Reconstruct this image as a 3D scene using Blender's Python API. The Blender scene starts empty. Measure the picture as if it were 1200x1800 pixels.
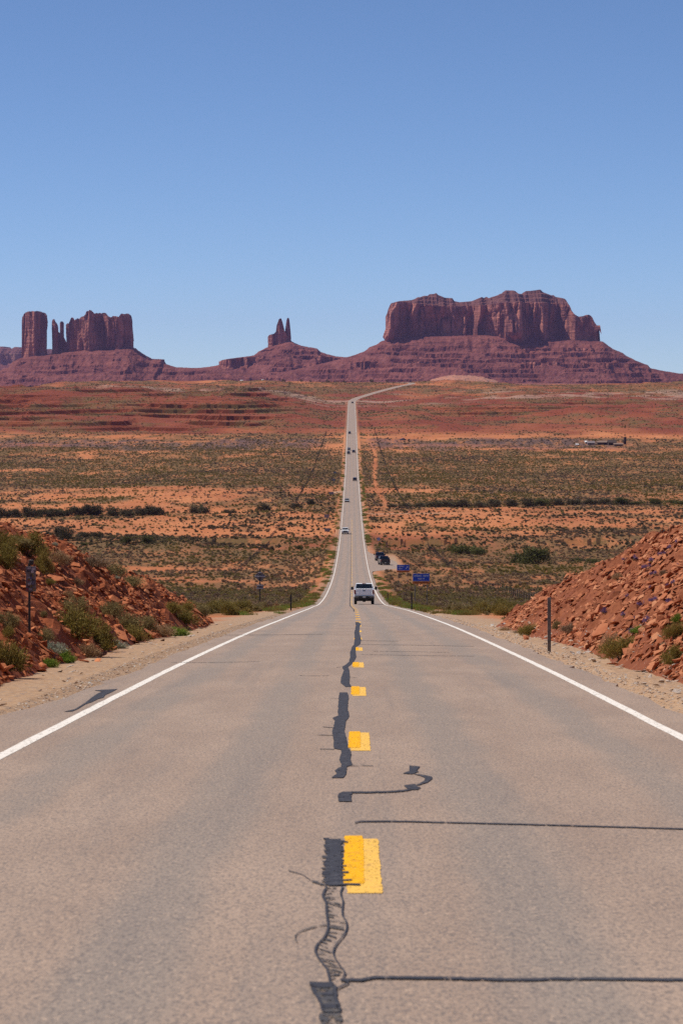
import bpy, bmesh, math, random
import numpy as np
from mathutils import Vector, Matrix

random.seed(7)
RNG = np.random.default_rng(7)
S = bpy.context.scene
COL = S.collection
F = 5100.0            # focal length in pixels of a 1200 x 1800 frame
CX, CY = 618.0, 690.0  # where the lens axis meets that frame
EYE = 1.72

# ------------------------------------------------------------------ camera
cam_d = bpy.data.cameras.new('camera')
cam = bpy.data.objects.new('camera', cam_d)
COL.objects.link(cam)
cam.location = (0, 0, EYE)
cam.rotation_euler = (math.radians(90), 0, 0)
cam_d.sensor_fit = 'VERTICAL'
cam_d.sensor_height = 36.0
cam_d.sensor_width = 24.0
cam_d.lens = F / 1800 * 36.0
cam_d.shift_x = -18 / 1800
cam_d.shift_y = -210 / 1800
cam_d.clip_start = 0.5
cam_d.clip_end = 60000
cam_d.dof.use_dof = True
cam_d.dof.focus_distance = 170
cam_d.dof.aperture_fstop = 9
S.camera = cam

# ------------------------------------------------------------------ sky, sun, exposure
SUN_AZ = math.radians(83)      # left of the viewing direction
SUN_EL = math.radians(58)
w = bpy.data.worlds.new('World')
S.world = w
w.use_nodes = True
nt = w.node_tree
bg = nt.nodes['Background']
sky = nt.nodes.new('ShaderNodeTexSky')
sky.sky_type = 'NISHITA'
sky.sun_disc = False
sky.sun_elevation = SUN_EL
sky.sun_rotation = -SUN_AZ
sky.altitude = 1600
sky.air_density = 0.6
sky.dust_density = 0.0
sky.ozone_density = 7.0
nt.links.new(sky.outputs['Color'], bg.inputs['Color'])
bg.inputs['Strength'].default_value = 0.098
sd = bpy.data.lights.new('sun', 'SUN')
sd.energy = 4.2
sd.angle = math.radians(0.53)
sd.color = (1.0, 0.95, 0.87)
sun = bpy.data.objects.new('sun', sd)
COL.objects.link(sun)
sdir = Vector((-math.sin(SUN_AZ) * math.cos(SUN_EL), math.cos(SUN_AZ) * math.cos(SUN_EL), math.sin(SUN_EL)))
sun.rotation_euler = sdir.to_track_quat('Z', 'Y').to_euler()
sun.location = (-300, 200, 500)
S.view_settings.view_transform = 'Standard'
S.view_settings.look = 'None'
S.view_settings.exposure = 0.18
S.view_settings.gamma = 1.0
S.view_settings.use_curve_mapping = False
S.render.engine = 'CYCLES'
S.cycles.use_denoising = False
S.cycles.max_bounces = 6
S.cycles.diffuse_bounces = 3
S.cycles.glossy_bounces = 2
S.cycles.transparent_max_bounces = 8
S.cycles.volume_bounces = 0

# ------------------------------------------------------------------ numeric helpers
def _h(ix, iy, seed):
    n = (ix.astype(np.int64) * 374761393 + iy.astype(np.int64) * 668265263 + seed * 974634777) & 0xffffffff
    n = ((n ^ (n >> 13)) * 1274126177) & 0xffffffff
    n = (n ^ (n >> 16)) & 0xffffff
    return n / float(0xffffff) * 2 - 1

def vnoise(x, y, seed=0):
    x = np.asarray(x, float); y = np.asarray(y, float)
    x, y = np.broadcast_arrays(x, y)
    ix = np.floor(x); iy = np.floor(y)
    fx = x - ix; fy = y - iy
    fx = fx * fx * fx * (fx * (fx * 6 - 15) + 10); fy = fy * fy * fy * (fy * (fy * 6 - 15) + 10)
    a = _h(ix, iy, seed); b = _h(ix + 1, iy, seed); c = _h(ix, iy + 1, seed); d = _h(ix + 1, iy + 1, seed)
    return a + (b - a) * fx + (c - a) * fy + (a - b - c + d) * fx * fy

def fbm(x, y, seed=0, octv=4, gain=0.5):
    s = 0.0; amp = 1.0; t = 0.0
    x = np.asarray(x, float); y = np.asarray(y, float)
    for i in range(octv):
        s = s + amp * vnoise(x, y, seed + i * 17); t += amp
        x = x * 2.03 + 13.7; y = y * 2.03 + 7.1; amp *= gain
    return s / t

def sstep(a, b, x):
    a = np.asarray(a, float); b = np.asarray(b, float)
    t = np.clip((np.asarray(x, float) - a) / (b - a), 0, 1)
    return t * t * (3 - 2 * t)

class Pchip:
    def __init__(self, pts):
        p = np.array(pts, float); self.x = p[:, 0]; self.y = p[:, 1]
        h = np.diff(self.x); d = np.diff(self.y) / h
        m = np.zeros(len(p)); m[0] = d[0]; m[-1] = d[-1]
        for i in range(1, len(p) - 1):
            if d[i - 1] * d[i] > 0:
                w1 = 2 * h[i] + h[i - 1]; w2 = h[i] + 2 * h[i - 1]
                m[i] = (w1 + w2) / (w1 / d[i - 1] + w2 / d[i])
        self.m = m
    def __call__(self, q):
        q = np.asarray(q, float)
        i = np.clip(np.searchsorted(self.x, q) - 1, 0, len(self.x) - 2)
        h = self.x[i + 1] - self.x[i]; t = (q - self.x[i]) / h
        lin0 = self.y[0] + (q - self.x[0]) * self.m[0]
        t = np.clip(t, 0, 1)
        r = ((1 + 2 * t) * (1 - t) ** 2 * self.y[i] + t * (1 - t) ** 2 * h * self.m[i]
             + t * t * (3 - 2 * t) * self.y[i + 1] + t * t * (t - 1) * h * self.m[i + 1])
        return np.where(q < self.x[0], lin0, r)

def terr(h, step, sharp=0.16, seed=0):
    k = np.floor(h / step); f = h / step - k
    r = 0.28 * f + 0.72 * sstep(1 - sharp, 1.0, f)
    return (k + r) * step

# road profile: metres below the eye along the road
_drop = [(-60, EYE - 3.74), (0, EYE), (27, 3.40), (45, 4.52), (52.9, 5.02), (94.6, 7.75), (130, 10.15), (184.7, 13.9), (240, 17.75), (305, 22.2),
         (400, 27.6), (560, 34.8), (712, 39.5), (876, 42.9), (1020, 43.9), (1229, 44.5), (1519, 44.0), (1864, 37.6), (2205, 30.3), (2670, 19.2),
         (3190, 10.4), (3420, 4.0), (3600, -3.9), (3720, -8.4), (3830, -11.3), (3960, -13.7), (4100, -14.6), (4500, -14.0), (6000, -17), (9000, -28), (17000, -40)]
_zr = Pchip([(a, EYE - b) for a, b in _drop])
def zr(Y): return _zr(Y)
_cx = Pchip([(-60, 0.05), (0, 0.05), (60, 0.13), (130, 0.28), (185, 0.3), (250, 0.1), (305, -0.02), (500, 0.0), (3190, 0.0), (3300, 3.5), (3420, 14.7),
             (3600, 43.7), (3720, 63), (3830, 78), (3895, 81), (3960, 70), (4060, 40), (4300, 0), (17000, 0)])
def cx(Y): return _cx(Y)
_yt = np.concatenate([np.arange(5, 400, 0.5), np.arange(400, 4080, 4.0)])
_pt = CY + F * (EYE - zr(_yt)) / _yt
def Yof(py):
    """distance at which the road shows at picture row py"""
    return float(np.interp(-py, -_pt, _yt))
def XatPix(px, Y): return (px - CX) * Y / F

# ------------------------------------------------------------------ terrain height
_riseL = Pchip([(0, 0), (2200, 0), (2300, 3.5), (2450, 9), (2680, 17), (3000, 17), (3300, 12), (3700, 4), (4000, 0), (17000, 0)])
_riseR = Pchip([(0, 0), (2500, 0), (2900, 5), (3300, 7), (3700, 3), (4000, 0), (17000, 0)])
def gz(X, Y):
    X = np.asarray(X, float); Y = np.asarray(Y, float)
    X, Y = np.broadcast_arrays(X, Y)
    lat = X - cx(Y); a = np.abs(lat)
    z = zr(Y).copy()
    off = sstep(5.5, 30, a) * sstep(110, 260, Y)
    z = z + off * (fbm(X / 46, Y / 90, 3, 3) * 1.1 + fbm(X / 9, Y / 14, 5, 2) * 0.22) * (1 + sstep(900, 2000, Y) * 0.6)
    z = z - sstep(4.6, 9, a) * sstep(150, 300, Y) * 0.45
    z = z - sstep(5, 11, a) * (sstep(420, 520, Y) - sstep(760, 860, Y)) * 0.9
    pad = sstep(3.6, 4.2, lat) * (1 - sstep(10.5, 17, lat)) * sstep(535, 565, Y) * (1 - sstep(735, 770, Y))
    z = z * (1 - pad) + (zr(Y) - 0.02) * pad
    # arroyo with a cut bank
    edge = 850 + 14 * fbm(X / 16, Y * 0, 9, 2)
    gul = ((sstep(9, 11, X) - sstep(30, 34, X)) + (sstep(60, 62, X) - sstep(73, 77, X)) + (sstep(-44, -40, X) - sstep(-22, -19, X)))
    z = z - 1.7 * gul * sstep(edge - 90, edge - 25, Y) * (1 - sstep(edge, edge + 2.2, Y))
    # far benches
    far = sstep(2150, 2350, Y) * (1 - sstep(4020, 4400, Y))
    mL = sstep(14, 110, -lat); mR = sstep(18, 120, lat)
    n = fbm(X / 130, Y / 260, 21, 4)
    n2 = fbm(X / 30, Y / 60, 27, 3)
    rise = mL * _riseL(Y) * (1 + 0.25 * n) + mR * _riseR(Y) * (1 + 0.4 * n)
    raw = z + rise + far * sstep(10, 60, a) * (n * 6.0 + n2 * 2.2)
    p1 = sstep(-0.22, 0.12, fbm(X / 120, Y / 150 + raw / 9, 34, 3)); p2 = sstep(-0.25, 0.15, fbm(X / 90 + 9, Y / 90 + raw / 5, 35, 3))
    rw = raw + 2.2 * fbm(X / 150, Y / 400, 36, 2)
    tz = raw + p1 * (terr(rw + 100, 4.6, 0.008) - 100 - rw) + p2 * (terr(rw + 101.3, 2.0, 0.016) - 101.3 - rw)
    k = far * np.maximum(mL * (1 - sstep(3350, 3700, Y) * 0.75), 0.62 * mR * sstep(2550, 2800, Y)) * (0.72 + 0.28 * sstep(-0.25, 0.2, fbm(X / 70, Y / 300, 33, 2)))
    z = np.where(far > 0, raw * (1 - k) + tz * k, z)
    # the rim of the far tableland
    z = z + sstep(3500, 3850, Y) * (1 - sstep(4100, 4500, Y)) * sstep(25, 90, a) * (1.6 * fbm(X / 60, Y / 120, 41, 3) + 0.6)
    z = z - sstep(330, 470, -X) * sstep(3300, 3800, Y) * 11
    z = z - sstep(130, 240, X) * (1 - sstep(330, 420, X)) * sstep(3500, 3900, Y) * 2.5
    return z

_HL = Pchip([(15, 7.5), (50, 4.9), (60, 4.2), (70, 3.4), (80, 2.65), (95, 1.75), (105, 1.1), (112, 0.4), (118, -0.2), (126, -2.0)])
_HR = Pchip([(15, 7.5), (50, 5.1), (60, 4.3), (70, 3.55), (80, 2.85), (92, 1.85), (99, 1.1), (103, 0.4), (106, -0.4), (114, -2.2)])
def bank_h(side, a, Y):
    """height of a road-cut bank above the road, a = metres from the centre line"""
    a = np.asarray(a, float); Y = np.asarray(Y, float)
    a, Y = np.broadcast_arrays(a, Y)
    a0 = (5.45 if side < 0 else 5.0) + 0.28 * fbm(Y / 6, Y * 0 + side, 51, 3)
    face = (0.74 + 0.08 * fbm(Y / 9, a / 5, 55, 2)) * (a - a0)
    H = (_HL(Y) if side < 0 else _HR(Y))
    top = H + 0.05 * (a - a0) + 0.35 * fbm(Y / 7, a / 5, 57, 3) * sstep(0, 1.5, H)
    k = 0.5
    hmix = np.clip(0.5 + 0.5 * (top - face) / k, 0, 1)
    h = top * (1 - hmix) + face * hmix - k * hmix * (1 - hmix)
    h = h + 0.16 * fbm(a / 1.1, Y / 1.1, 61, 3) * sstep(0.0, 0.6, h) 
    return np.where(a < a0, np.minimum(h, -0.02 - 0.5 * (a0 - a)), h)
def bank_blk(side, a, Y):
    b1 = vnoise(Y / 0.62 + 0.35 * vnoise(Y / .4, a / .4, 122), a / 0.5, 121)
    return np.abs(b1) * 0.26 + 0.14 * np.abs(vnoise(Y / 0.25, a / 0.22, 123))
def surf(X, Y):
    X = np.asarray(X, float); Y = np.asarray(Y, float)
    g = gz(X, Y)
    lat = X - cx(Y); a = np.abs(lat)
    bl = zr(Y) + bank_h(-1, a, Y); br = zr(Y) + bank_h(1, a, Y)
    b = np.where(lat < 0, bl, br)
    b = b + bank_blk(1, a, Y) * sstep(0.02, 0.4, b - zr(Y))
    inb = (a > 4.6) & (a < 40) & (Y > 16) & (Y < 124)
    return np.where(inb, np.maximum(g, b), g)
_ry = np.concatenate([np.arange(12, 300, 0.25), np.arange(300, 1500, 1.5), np.arange(1500, 4100, 4.0)])
def hit(px, py):
    """first point of the terrain seen along the line of sight through (px, py)"""
    X = (px - CX) * _ry / F; Z = EYE - (py - CY) * _ry / F
    s = surf(X, _ry)
    i = int(np.argmax(s >= Z))
    if not (s >= Z).any(): i = len(_ry) - 1
    return float(X[i]), float(_ry[i]), float(s[i])
def road_pt(px, py, lift=0.0):
    Y = Yof(py)
    return (XatPix(px, Y), Y, float(zr(Y)) + lift)

# ------------------------------------------------------------------ object helpers
def link(o, parent=None):
    COL.objects.link(o)
    if parent is not None: o.parent = parent
    return o
def tag(o, label=None, cat=None, group=None, kind=None):
    if label: o['label'] = label
    if cat: o['category'] = cat
    if group: o['group'] = group
    if kind: o['kind'] = kind
    return o
def empty(name, loc=(0, 0, 0), rz=0.0):
    o = bpy.data.objects.new(name, None); COL.objects.link(o)
    o.location = loc; o.rotation_euler = (0, 0, rz); o.empty_display_size = 0.3
    return o
def np_mesh(name, V, Fc, mats=(), smooth=False, mi=None):
    V = np.asarray(V, np.float32); Fc = np.asarray(Fc, np.int32)
    me = bpy.data.meshes.new(name)
    n, k = Fc.shape
    me.vertices.add(len(V)); me.vertices.foreach_set('co', V.ravel())
    me.loops.add(n * k); me.loops.foreach_set('vertex_index', Fc.ravel())
    me.polygons.add(n); me.polygons.foreach_set('loop_start', np.arange(n, dtype=np.int32) * k)
    me.polygons.foreach_set('loop_total', np.full(n, k, np.int32))
    if mi is not None: me.polygons.foreach_set('material_index', np.asarray(mi, np.int32))
    me.polygons.foreach_set('use_smooth', np.full(n, bool(smooth)))
    for m in mats: me.materials.append(m)
    me.update(calc_edges=True); me.validate()
    return me
def grid_faces(nr, nc, wrap=False):
    r = np.arange(nr - 1)[:, None]; c = np.arange(nc if wrap else nc - 1)[None, :]
    c2 = (c + 1) % nc
    return np.stack([r * nc + c, r * nc + c2, (r + 1) * nc + c2, (r + 1) * nc + c], -1).reshape(-1, 4)
def obj(name, me, parent=None): return link(bpy.data.objects.new(name, me), parent)
def set_attr(me, name, arr):
    at = me.attributes.new(name, 'FLOAT', 'POINT'); at.data.foreach_set('value', np.asarray(arr, np.float32).ravel())
def bm_obj(name, bm, mat, parent=None, smooth=False):
    me = bpy.data.meshes.new(name)
    bmesh.ops.recalc_face_normals(bm, faces=bm.faces)
    bm.to_mesh(me); bm.free()
    for m in (mat if isinstance(mat, (list, tuple)) else [mat]): me.materials.append(m)
    if smooth:
        for p in me.polygons: p.use_smooth = True
    return obj(name, me, parent)
def bm_box(bm, c, s, bev=0.0, rot=None, seg=1, taper=None):
    r = bmesh.ops.create_cube(bm, size=1.0)
    vs = r['verts']
    for v in vs:
        x, y, z = v.co.x * s[0], v.co.y * s[1], v.co.z * s[2]
        if taper and v.co.z > 0: x *= taper[0]; y *= taper[1]
        v.co = Vector((x, y, z))
    if bev > 0:
        es = list({e for v in vs for e in v.link_edges})
        q = bmesh.ops.bevel(bm, geom=es, offset=bev, segments=seg, affect='EDGES', profile=0.6)
        vs = list({v for f in q['faces'] for v in f.verts} | {v for v in vs if v.is_valid})
    M = Matrix.Translation(Vector(c)) @ (rot.to_4x4() if rot is not None else Matrix.Identity(4))
    bmesh.ops.transform(bm, matrix=M, verts=vs)
    return vs
def bm_cyl(bm, p0, p1, r0, r1=None, n=10):
    p0 = Vector(p0); p1 = Vector(p1); r1 = r0 if r1 is None else r1
    d = p1 - p0
    M = Matrix.Translation((p0 + p1) / 2) @ d.to_track_quat('Z', 'Y').to_matrix().to_4x4()
    bmesh.ops.create_cone(bm, cap_ends=True, segments=n, radius1=r0, radius2=r1, depth=d.length, matrix=M)
def bm_extrude_profile(bm, prof, axis, lo, hi):
    """prof: 2D polygon; axis 'x' (prof = y,z) or 'y' (prof = x,z)"""
    def P(t, p): return (t, p[0], p[1]) if axis == 'x' else (p[0], t, p[1])
    a = [bm.verts.new(P(lo, p)) for p in prof]; b = [bm.verts.new(P(hi, p)) for p in prof]
    bm.faces.new(a); bm.faces.new(b[::-1]); n = len(prof)
    for i in range(n): bm.faces.new((a[i], a[(i + 1) % n], b[(i + 1) % n], b[i]))
    return a + b

# ------------------------------------------------------------------ materials
def mat(name):
    m = bpy.data.materials.new(name); m.use_nodes = True
    n = m.node_tree; b = n.nodes['Principled BSDF']
    return m, n, b
def N(n, t, **kw):
    x = n.nodes.new(t)
    for k, v in kw.items(): setattr(x, k, v)
    return x
def sock(n, a, b): n.links.new(a, b)
def noise_tex(n, vec, scale, detail=4, rough=0.55):
    t = N(n, 'ShaderNodeTexNoise'); t.inputs['Scale'].default_value = scale; t.inputs['Detail'].default_value = detail
    t.inputs['Roughness'].default_value = rough
    if vec is not None: sock(n, vec, t.inputs['Vector'])
    return t.outputs['Fac']
def mapping(n, vec, sc):
    t = N(n, 'ShaderNodeMapping'); t.inputs['Scale'].default_value = sc; sock(n, vec, t.inputs['Vector']); return t.outputs['Vector']
def ramp(n, fac, a, b):
    t = N(n, 'ShaderNodeMapRange'); t.inputs['From Min'].default_value = a; t.inputs['From Max'].default_value = b
    t.interpolation_type = 'SMOOTHSTEP'; sock(n, fac, t.inputs['Value']); return t.outputs['Result']
def mixc(n, fac, a, b, mode='MIX'):
    t = N(n, 'ShaderNodeMix', data_type='RGBA', blend_type=mode)
    if hasattr(fac, 'node'): sock(n, fac, t.inputs[0])
    else: t.inputs[0].default_value = fac
    for v, s in ((a, t.inputs[6]), (b, t.inputs[7])):
        if hasattr(v, 'node'): sock(n, v, s)
        else: s.default_value = (*v, 1)
    return t.outputs[2]
def mth(n, op, a, b=None):
    t = N(n, 'ShaderNodeMath', operation=op)
    for v, s in ((a, t.inputs[0]), (b, t.inputs[1])):
        if v is None: continue
        if hasattr(v, 'node'): sock(n, v, s)
        else: s.default_value = v
    return t.outputs[0]
def attr(n, name):
    t = N(n, 'ShaderNodeAttribute'); t.attribute_name = name; return t.outputs['Fac']
def bump(n, b, h, strength, dist):
    t = N(n, 'ShaderNodeBump'); t.inputs['Strength'].default_value = strength; t.inputs['Distance'].default_value = dist
    sock(n, h, t.inputs['Height']); sock(n, t.outputs['Normal'], b.inputs['Normal'])
def pos(n): return N(n, 'ShaderNodeNewGeometry').outputs['Position']
def plain(name, c, rough=0.6, metal=0.0, var=0.0, spec=0.5, coat=0.0):
    m, n, b = mat(name)
    b.inputs['Base Color'].default_value = (*c, 1); b.inputs['Roughness'].default_value = rough; b.inputs['Metallic'].default_value = metal
    b.inputs['Specular IOR Level'].default_value = spec; b.inputs['Coat Weight'].default_value = coat
    if var:
        tc = N(n, 'ShaderNodeTexCoord').outputs['Object']
        f = noise_tex(n, tc, 7, 5)
        sock(n, mixc(n, ramp(n, f, 0.3, 0.7), tuple(x * (1 - var) for x in c), tuple(min(1, x * (1 + var)) for x in c)), b.inputs['Base Color'])
    return m

def make_ground_mat():
    m, n, b = mat('desert_soil')
    p = pos(n)
    n1 = noise_tex(n, mapping(n, p, (0.05, 0.025, 0.05)), 1.0, 6)
    n2 = noise_tex(n, mapping(n, p, (0.9, 0.5, 0.9)), 1.0, 6)
    n3 = noise_tex(n, p, 9.0, 4)
    n4 = noise_tex(n, mapping(n, p, (0.16, 0.02, 0.16)), 1.0, 5, 0.7)
    sand = mixc(n, ramp(n, n1, 0.35, 0.66), (0.49, 0.172, 0.062), (0.57, 0.228, 0.092))
    sand = mixc(n, ramp(n, n2, 0.35, 0.75), sand, (0.37, 0.118, 0.045))
    redc = mixc(n, ramp(n, n2, 0.35, 0.65), (0.15, 0.035, 0.017), (0.25, 0.064, 0.030))
    c = mixc(n, attr(n, 'red'), sand, redc)
    # dry plant litter and low cover between the shrubs
    lit = mth(n, 'MULTIPLY', ramp(n, attr(n, 'veg'), 0.1, 0.75), ramp(n, mth(n, 'ADD', mth(n, 'MULTIPLY', n2, 0.35), mth(n, 'MULTIPLY', n4, 0.65)), 0.34, 0.53))
    c = mixc(n, lit, c, mixc(n, ramp(n, n3, 0.35, 0.65), (0.105, 0.062, 0.024), (0.185, 0.104, 0.039)))
    c = mixc(n, mth(n, 'MULTIPLY', attr(n, 'purple'), mth(n, 'MULTIPLY', ramp(n, n4, 0.3, 0.6), 0.75)), c, (0.105, 0.062, 0.066))
    c = mixc(n, mth(n, 'MULTIPLY', attr(n, 'pale'), ramp(n, n2, 0.25, 0.65)), c, (0.40, 0.26, 0.19))
    vor = N(n, 'ShaderNodeTexVoronoi'); vor.inputs['Scale'].default_value = 14; sock(n, p, vor.inputs['Vector'])
    peb = mixc(n, ramp(n, n3, 0.3, 0.7), (0.33, 0.19, 0.105), (0.47, 0.31, 0.19))
    peb = mixc(n, ramp(n, vor.outputs['Color'], 0.55, 0.95), peb, (0.27, 0.20, 0.16))
    c = mixc(n, attr(n, 'gravel'), c, peb)
    sock(n, c, b.inputs['Base Color']); b.inputs['Roughness'].default_value = 0.95; b.inputs['Specular IOR Level'].default_value = 0.15
    h = mth(n, 'ADD', n2, mth(n, 'MULTIPLY', n3, 0.25))
    bump(n, b, h, 0.7, 0.18)
    return m
M_ground = make_ground_mat()

def make_asphalt():
    m, n, b = mat('worn_asphalt')
    p = pos(n)
    sx = N(n, 'ShaderNodeSeparateXYZ'); sock(n, p, sx.inputs[0])
    fine = noise_tex(n, mapping(n, p, (52, 15, 52)), 1.0, 3, 0.75)
    fine2 = noise_tex(n, mapping(n, p, (48, 15, 48)), 1.0, 3, 0.65)
    mid = noise_tex(n, mapping(n, p, (1.1, 0.22, 1)), 1.0, 5, 0.6)
    strk = noise_tex(n, mapping(n, p, (2.6, 0.035, 1)), 1.0, 4, 0.6)
    ptch = noise_tex(n, mapping(n, p, (0.45, 0.10, 1)), 1.0, 4, 0.55)
    # wheel tracks: four greyer strips
    t = mth(n, 'ABSOLUTE', mth(n, 'SUBTRACT', mth(n, 'ABSOLUTE', sx.outputs['X']), 1.75))
    trk = ramp(n, mth(n, 'ADD', mth(n, 'ABSOLUTE', mth(n, 'SUBTRACT', t, 0.78)), mth(n, 'MULTIPLY', mth(n, 'SUBTRACT', mid, 0.5), 0.7)), 0.42, 0.10)
    base = mixc(n, ramp(n, mid, 0.3, 0.7), (0.325, 0.228, 0.168), (0.395, 0.282, 0.208))
    base = mixc(n, mth(n, 'MULTIPLY', trk, 0.75), base, (0.285, 0.228, 0.185))
    base = mixc(n, mth(n, 'MULTIPLY', ramp(n, strk, 0.52, 0.72), 0.45), base, (0.235, 0.188, 0.158))
    base = mixc(n, mth(n, 'MULTIPLY', ramp(n, ptch, 0.54, 0.70), 0.40), base, (0.42, 0.285, 0.20))
    base = mixc(n, ramp(n, fine, 0.34, 0.58), mixc(n, 0.72, base, (0.125, 0.105, 0.098)), base)
    base = mixc(n, mth(n, 'MULTIPLY', ramp(n, fine2, 0.54, 0.72), 0.55), base, (0.58, 0.41, 0.29))
    sock(n, base, b.inputs['Base Color']); b.inputs['Roughness'].default_value = 0.8; b.inputs['Specular IOR Level'].default_value = 0.3
    bump(n, b, fine, 0.35, 0.006)
    return m
M_asphalt = make_asphalt()

def paint(name, c, c2, wear=0.5, hole=0.66, soft=0.10, sc=(24, 7, 24)):
    """road paint or tar: tone varies, and it is worn through where the noise is high"""
    m, n, b = mat(name)
    p = pos(n)
    f = noise_tex(n, mapping(n, p, (16, 9, 16)), 1.0, 5, 0.7)
    g = noise_tex(n, mapping(n, p, sc), 1.0, 6, 0.75)
    sock(n, mixc(n, ramp(n, f, wear, wear + 0.16), c, c2), b.inputs['Base Color'])
    b.inputs['Roughness'].default_value = 0.85; b.inputs['Specular IOR Level'].default_value = 0.12
    tr = N(n, 'ShaderNodeBsdfTransparent'); mx = N(n, 'ShaderNodeMixShader')
    sock(n, ramp(n, g, hole, hole + soft), mx.inputs[0]); sock(n, b.outputs[0], mx.inputs[1]); sock(n, tr.outputs[0], mx.inputs[2])
    sock(n, mx.outputs[0], n.nodes['Material Output'].inputs['Surface'])
    return m
M_white_line = paint('white_road_paint', (0.78, 0.72, 0.65), (0.60, 0.52, 0.44), 0.52, 0.545, 0.12)
M_yellow_new = paint('yellow_road_paint', (0.86, 0.42, 0.012), (0.70, 0.33, 0.03), 0.5, 0.555, 0.07, (34, 11, 34))
M_yellow_old = paint('faded_yellow_road_paint', (0.82, 0.48, 0.10), (0.66, 0.38, 0.11), 0.5, 0.555, 0.09, (46, 14, 46))
M_seal = paint('crack_sealant', (0.050, 0.050, 0.062), (0.085, 0.082, 0.092), 0.5, 0.58, 0.07)
M_seal_worn = paint('worn_crack_sealant', (0.075, 0.072, 0.078), (0.13, 0.112, 0.10), 0.45, 0.50, 0.10)

def rock_mat(name, a, b_, c_, scale=1.0):
    m, n, b = mat(name)
    p = pos(n)
    oi = N(n, 'ShaderNodeObjectInfo').outputs['Random']
    isl = N(n, 'ShaderNodeNewGeometry').outputs['Random Per Island']
    f1 = noise_tex(n, p, 0.8 * scale, 5); f2 = noise_tex(n, p, 7 * scale, 5, 0.65)
    c = mixc(n, ramp(n, f1, 0.35, 0.65), a, b_)
    c = mixc(n, ramp(n, f2, 0.45, 0.7), c, c_)
    dk = tuple(x * 0.62 for x in c_); pl = (b_[0] * 1.12, b_[1] * 1.38, b_[2] * 1.5)
    c = mixc(n, mth(n, 'MULTIPLY', ramp(n, isl, 0.45, 0.0), 0.75), c, dk)
    c = mixc(n, mth(n, 'MULTIPLY', ramp(n, isl, 0.72, 1.0), 0.7), c, pl)
    c = mixc(n, mth(n, 'MULTIPLY', oi, 0.4), c, b_)
    sock(n, c, b.inputs['Base Color']); b.inputs['Roughness'].default_value = 0.92; b.inputs['Specular IOR Level'].default_value = 0.2
    bump(n, b, f2, 0.6, 0.05)
    return m
M_bankL = rock_mat('dark_red_rubble', (0.40, 0.115, 0.042), (0.54, 0.185, 0.078), (0.28, 0.07, 0.025))
M_bankR = rock_mat('pinkish_red_rubble', (0.37, 0.115, 0.050), (0.48, 0.185, 0.088), (0.28, 0.075, 0.032))
M_gapsoilL = rock_mat('gap_shaded_red_dirt', (0.24, 0.062, 0.022), (0.31, 0.084, 0.031), (0.16, 0.041, 0.016))  # bank soil, colour darkened so gaps between the rocks look shaded
M_gapsoilR = rock_mat('gap_shaded_brown_dirt', (0.205, 0.060, 0.026), (0.27, 0.088, 0.038), (0.15, 0.041, 0.018))  # right bank soil, shade between the rocks likewise put into its colour
M_cobble = rock_mat('pale_cobble', (0.48, 0.33, 0.23), (0.42, 0.36, 0.32), (0.55, 0.40, 0.28), 2)

def cliff_mat(name, light, dark, red, sc=1.0):
    m, n, b = mat(name)
    p = pos(n)
    streak = noise_tex(n, mapping(n, p, (0.05 * sc, 0.05 * sc, 0.006 * sc)), 1.0, 6, 0.6)
    bed = noise_tex(n, mapping(n, p, (0.004 * sc, 0.004 * sc, 0.11 * sc)), 1.0, 5, 0.6)
    blot = noise_tex(n, p, 0.018 * sc, 5)
    c = mixc(n, ramp(n, streak, 0.38, 0.62), dark, light)
    c = mixc(n, mth(n, 'MULTIPLY', ramp(n, bed, 0.42, 0.62), 0.45), c, red)
    c = mixc(n, mth(n, 'MULTIPLY', ramp(n, blot, 0.45, 0.7), 0.5), c, light)
    sock(n, c, b.inputs['Base Color']); b.inputs['Roughness'].default_value = 0.95; b.inputs['Specular IOR Level'].default_value = 0.1
    bump(n, b, mth(n, 'ADD', streak, bed), 0.9, 5.0)
    return m
M_cliff = cliff_mat('red_sandstone_cliff', (0.46, 0.18, 0.125), (0.085, 0.031, 0.032), (0.17, 0.052, 0.042))
M_cap = cliff_mat('grey_brown_cap_rock', (0.19, 0.08, 0.066), (0.10, 0.042, 0.04), (0.14, 0.05, 0.042), 2.0)
M_mesa = cliff_mat('banded_far_mesa_rock', (0.36, 0.19, 0.13), (0.17, 0.085, 0.07), (0.26, 0.10, 0.08), 0.5)

def talus_mat():
    m, n, b = mat('banded_red_talus')
    p = pos(n)
    bed = noise_tex(n, mapping(n, p, (0.003, 0.003, 0.085)), 1.0, 6, 0.65)
    f = noise_tex(n, p, 0.03, 6, 0.65)
    f2 = noise_tex(n, mapping(n, p, (0.12, 0.05, 0.12)), 1.0, 6, 0.7)
    c = mixc(n, ramp(n, bed, 0.38, 0.62), (0.135, 0.042, 0.036), (0.21, 0.068, 0.052))
    c = mixc(n, mth(n, 'MULTIPLY', ramp(n, f, 0.45, 0.68), 0.6), c, (0.26, 0.096, 0.076))
    c = mixc(n, mth(n, 'MULTIPLY', ramp(n, f2, 0.56, 0.74), 0.75), c, (0.34, 0.16, 0.11))
    c = mixc(n, mth(n, 'MULTIPLY', ramp(n, f2, 0.44, 0.30), 0.7), c, (0.12, 0.055, 0.045))
    sock(n, c, b.inputs['Base Color']); b.inputs['Roughness'].default_value = 0.95; b.inputs['Specular IOR Level'].default_value = 0.1
    bump(n, b, mth(n, 'ADD', bed, f2), 0.9, 4.0)
    return m
M_talus = talus_mat()
m_, n_, b_ = mat('pale_dune_sand')
_f = noise_tex(n_, mapping(n_, pos(n_), (0.11, 0.05, 0.11)), 1.0, 4, 0.7)
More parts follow.
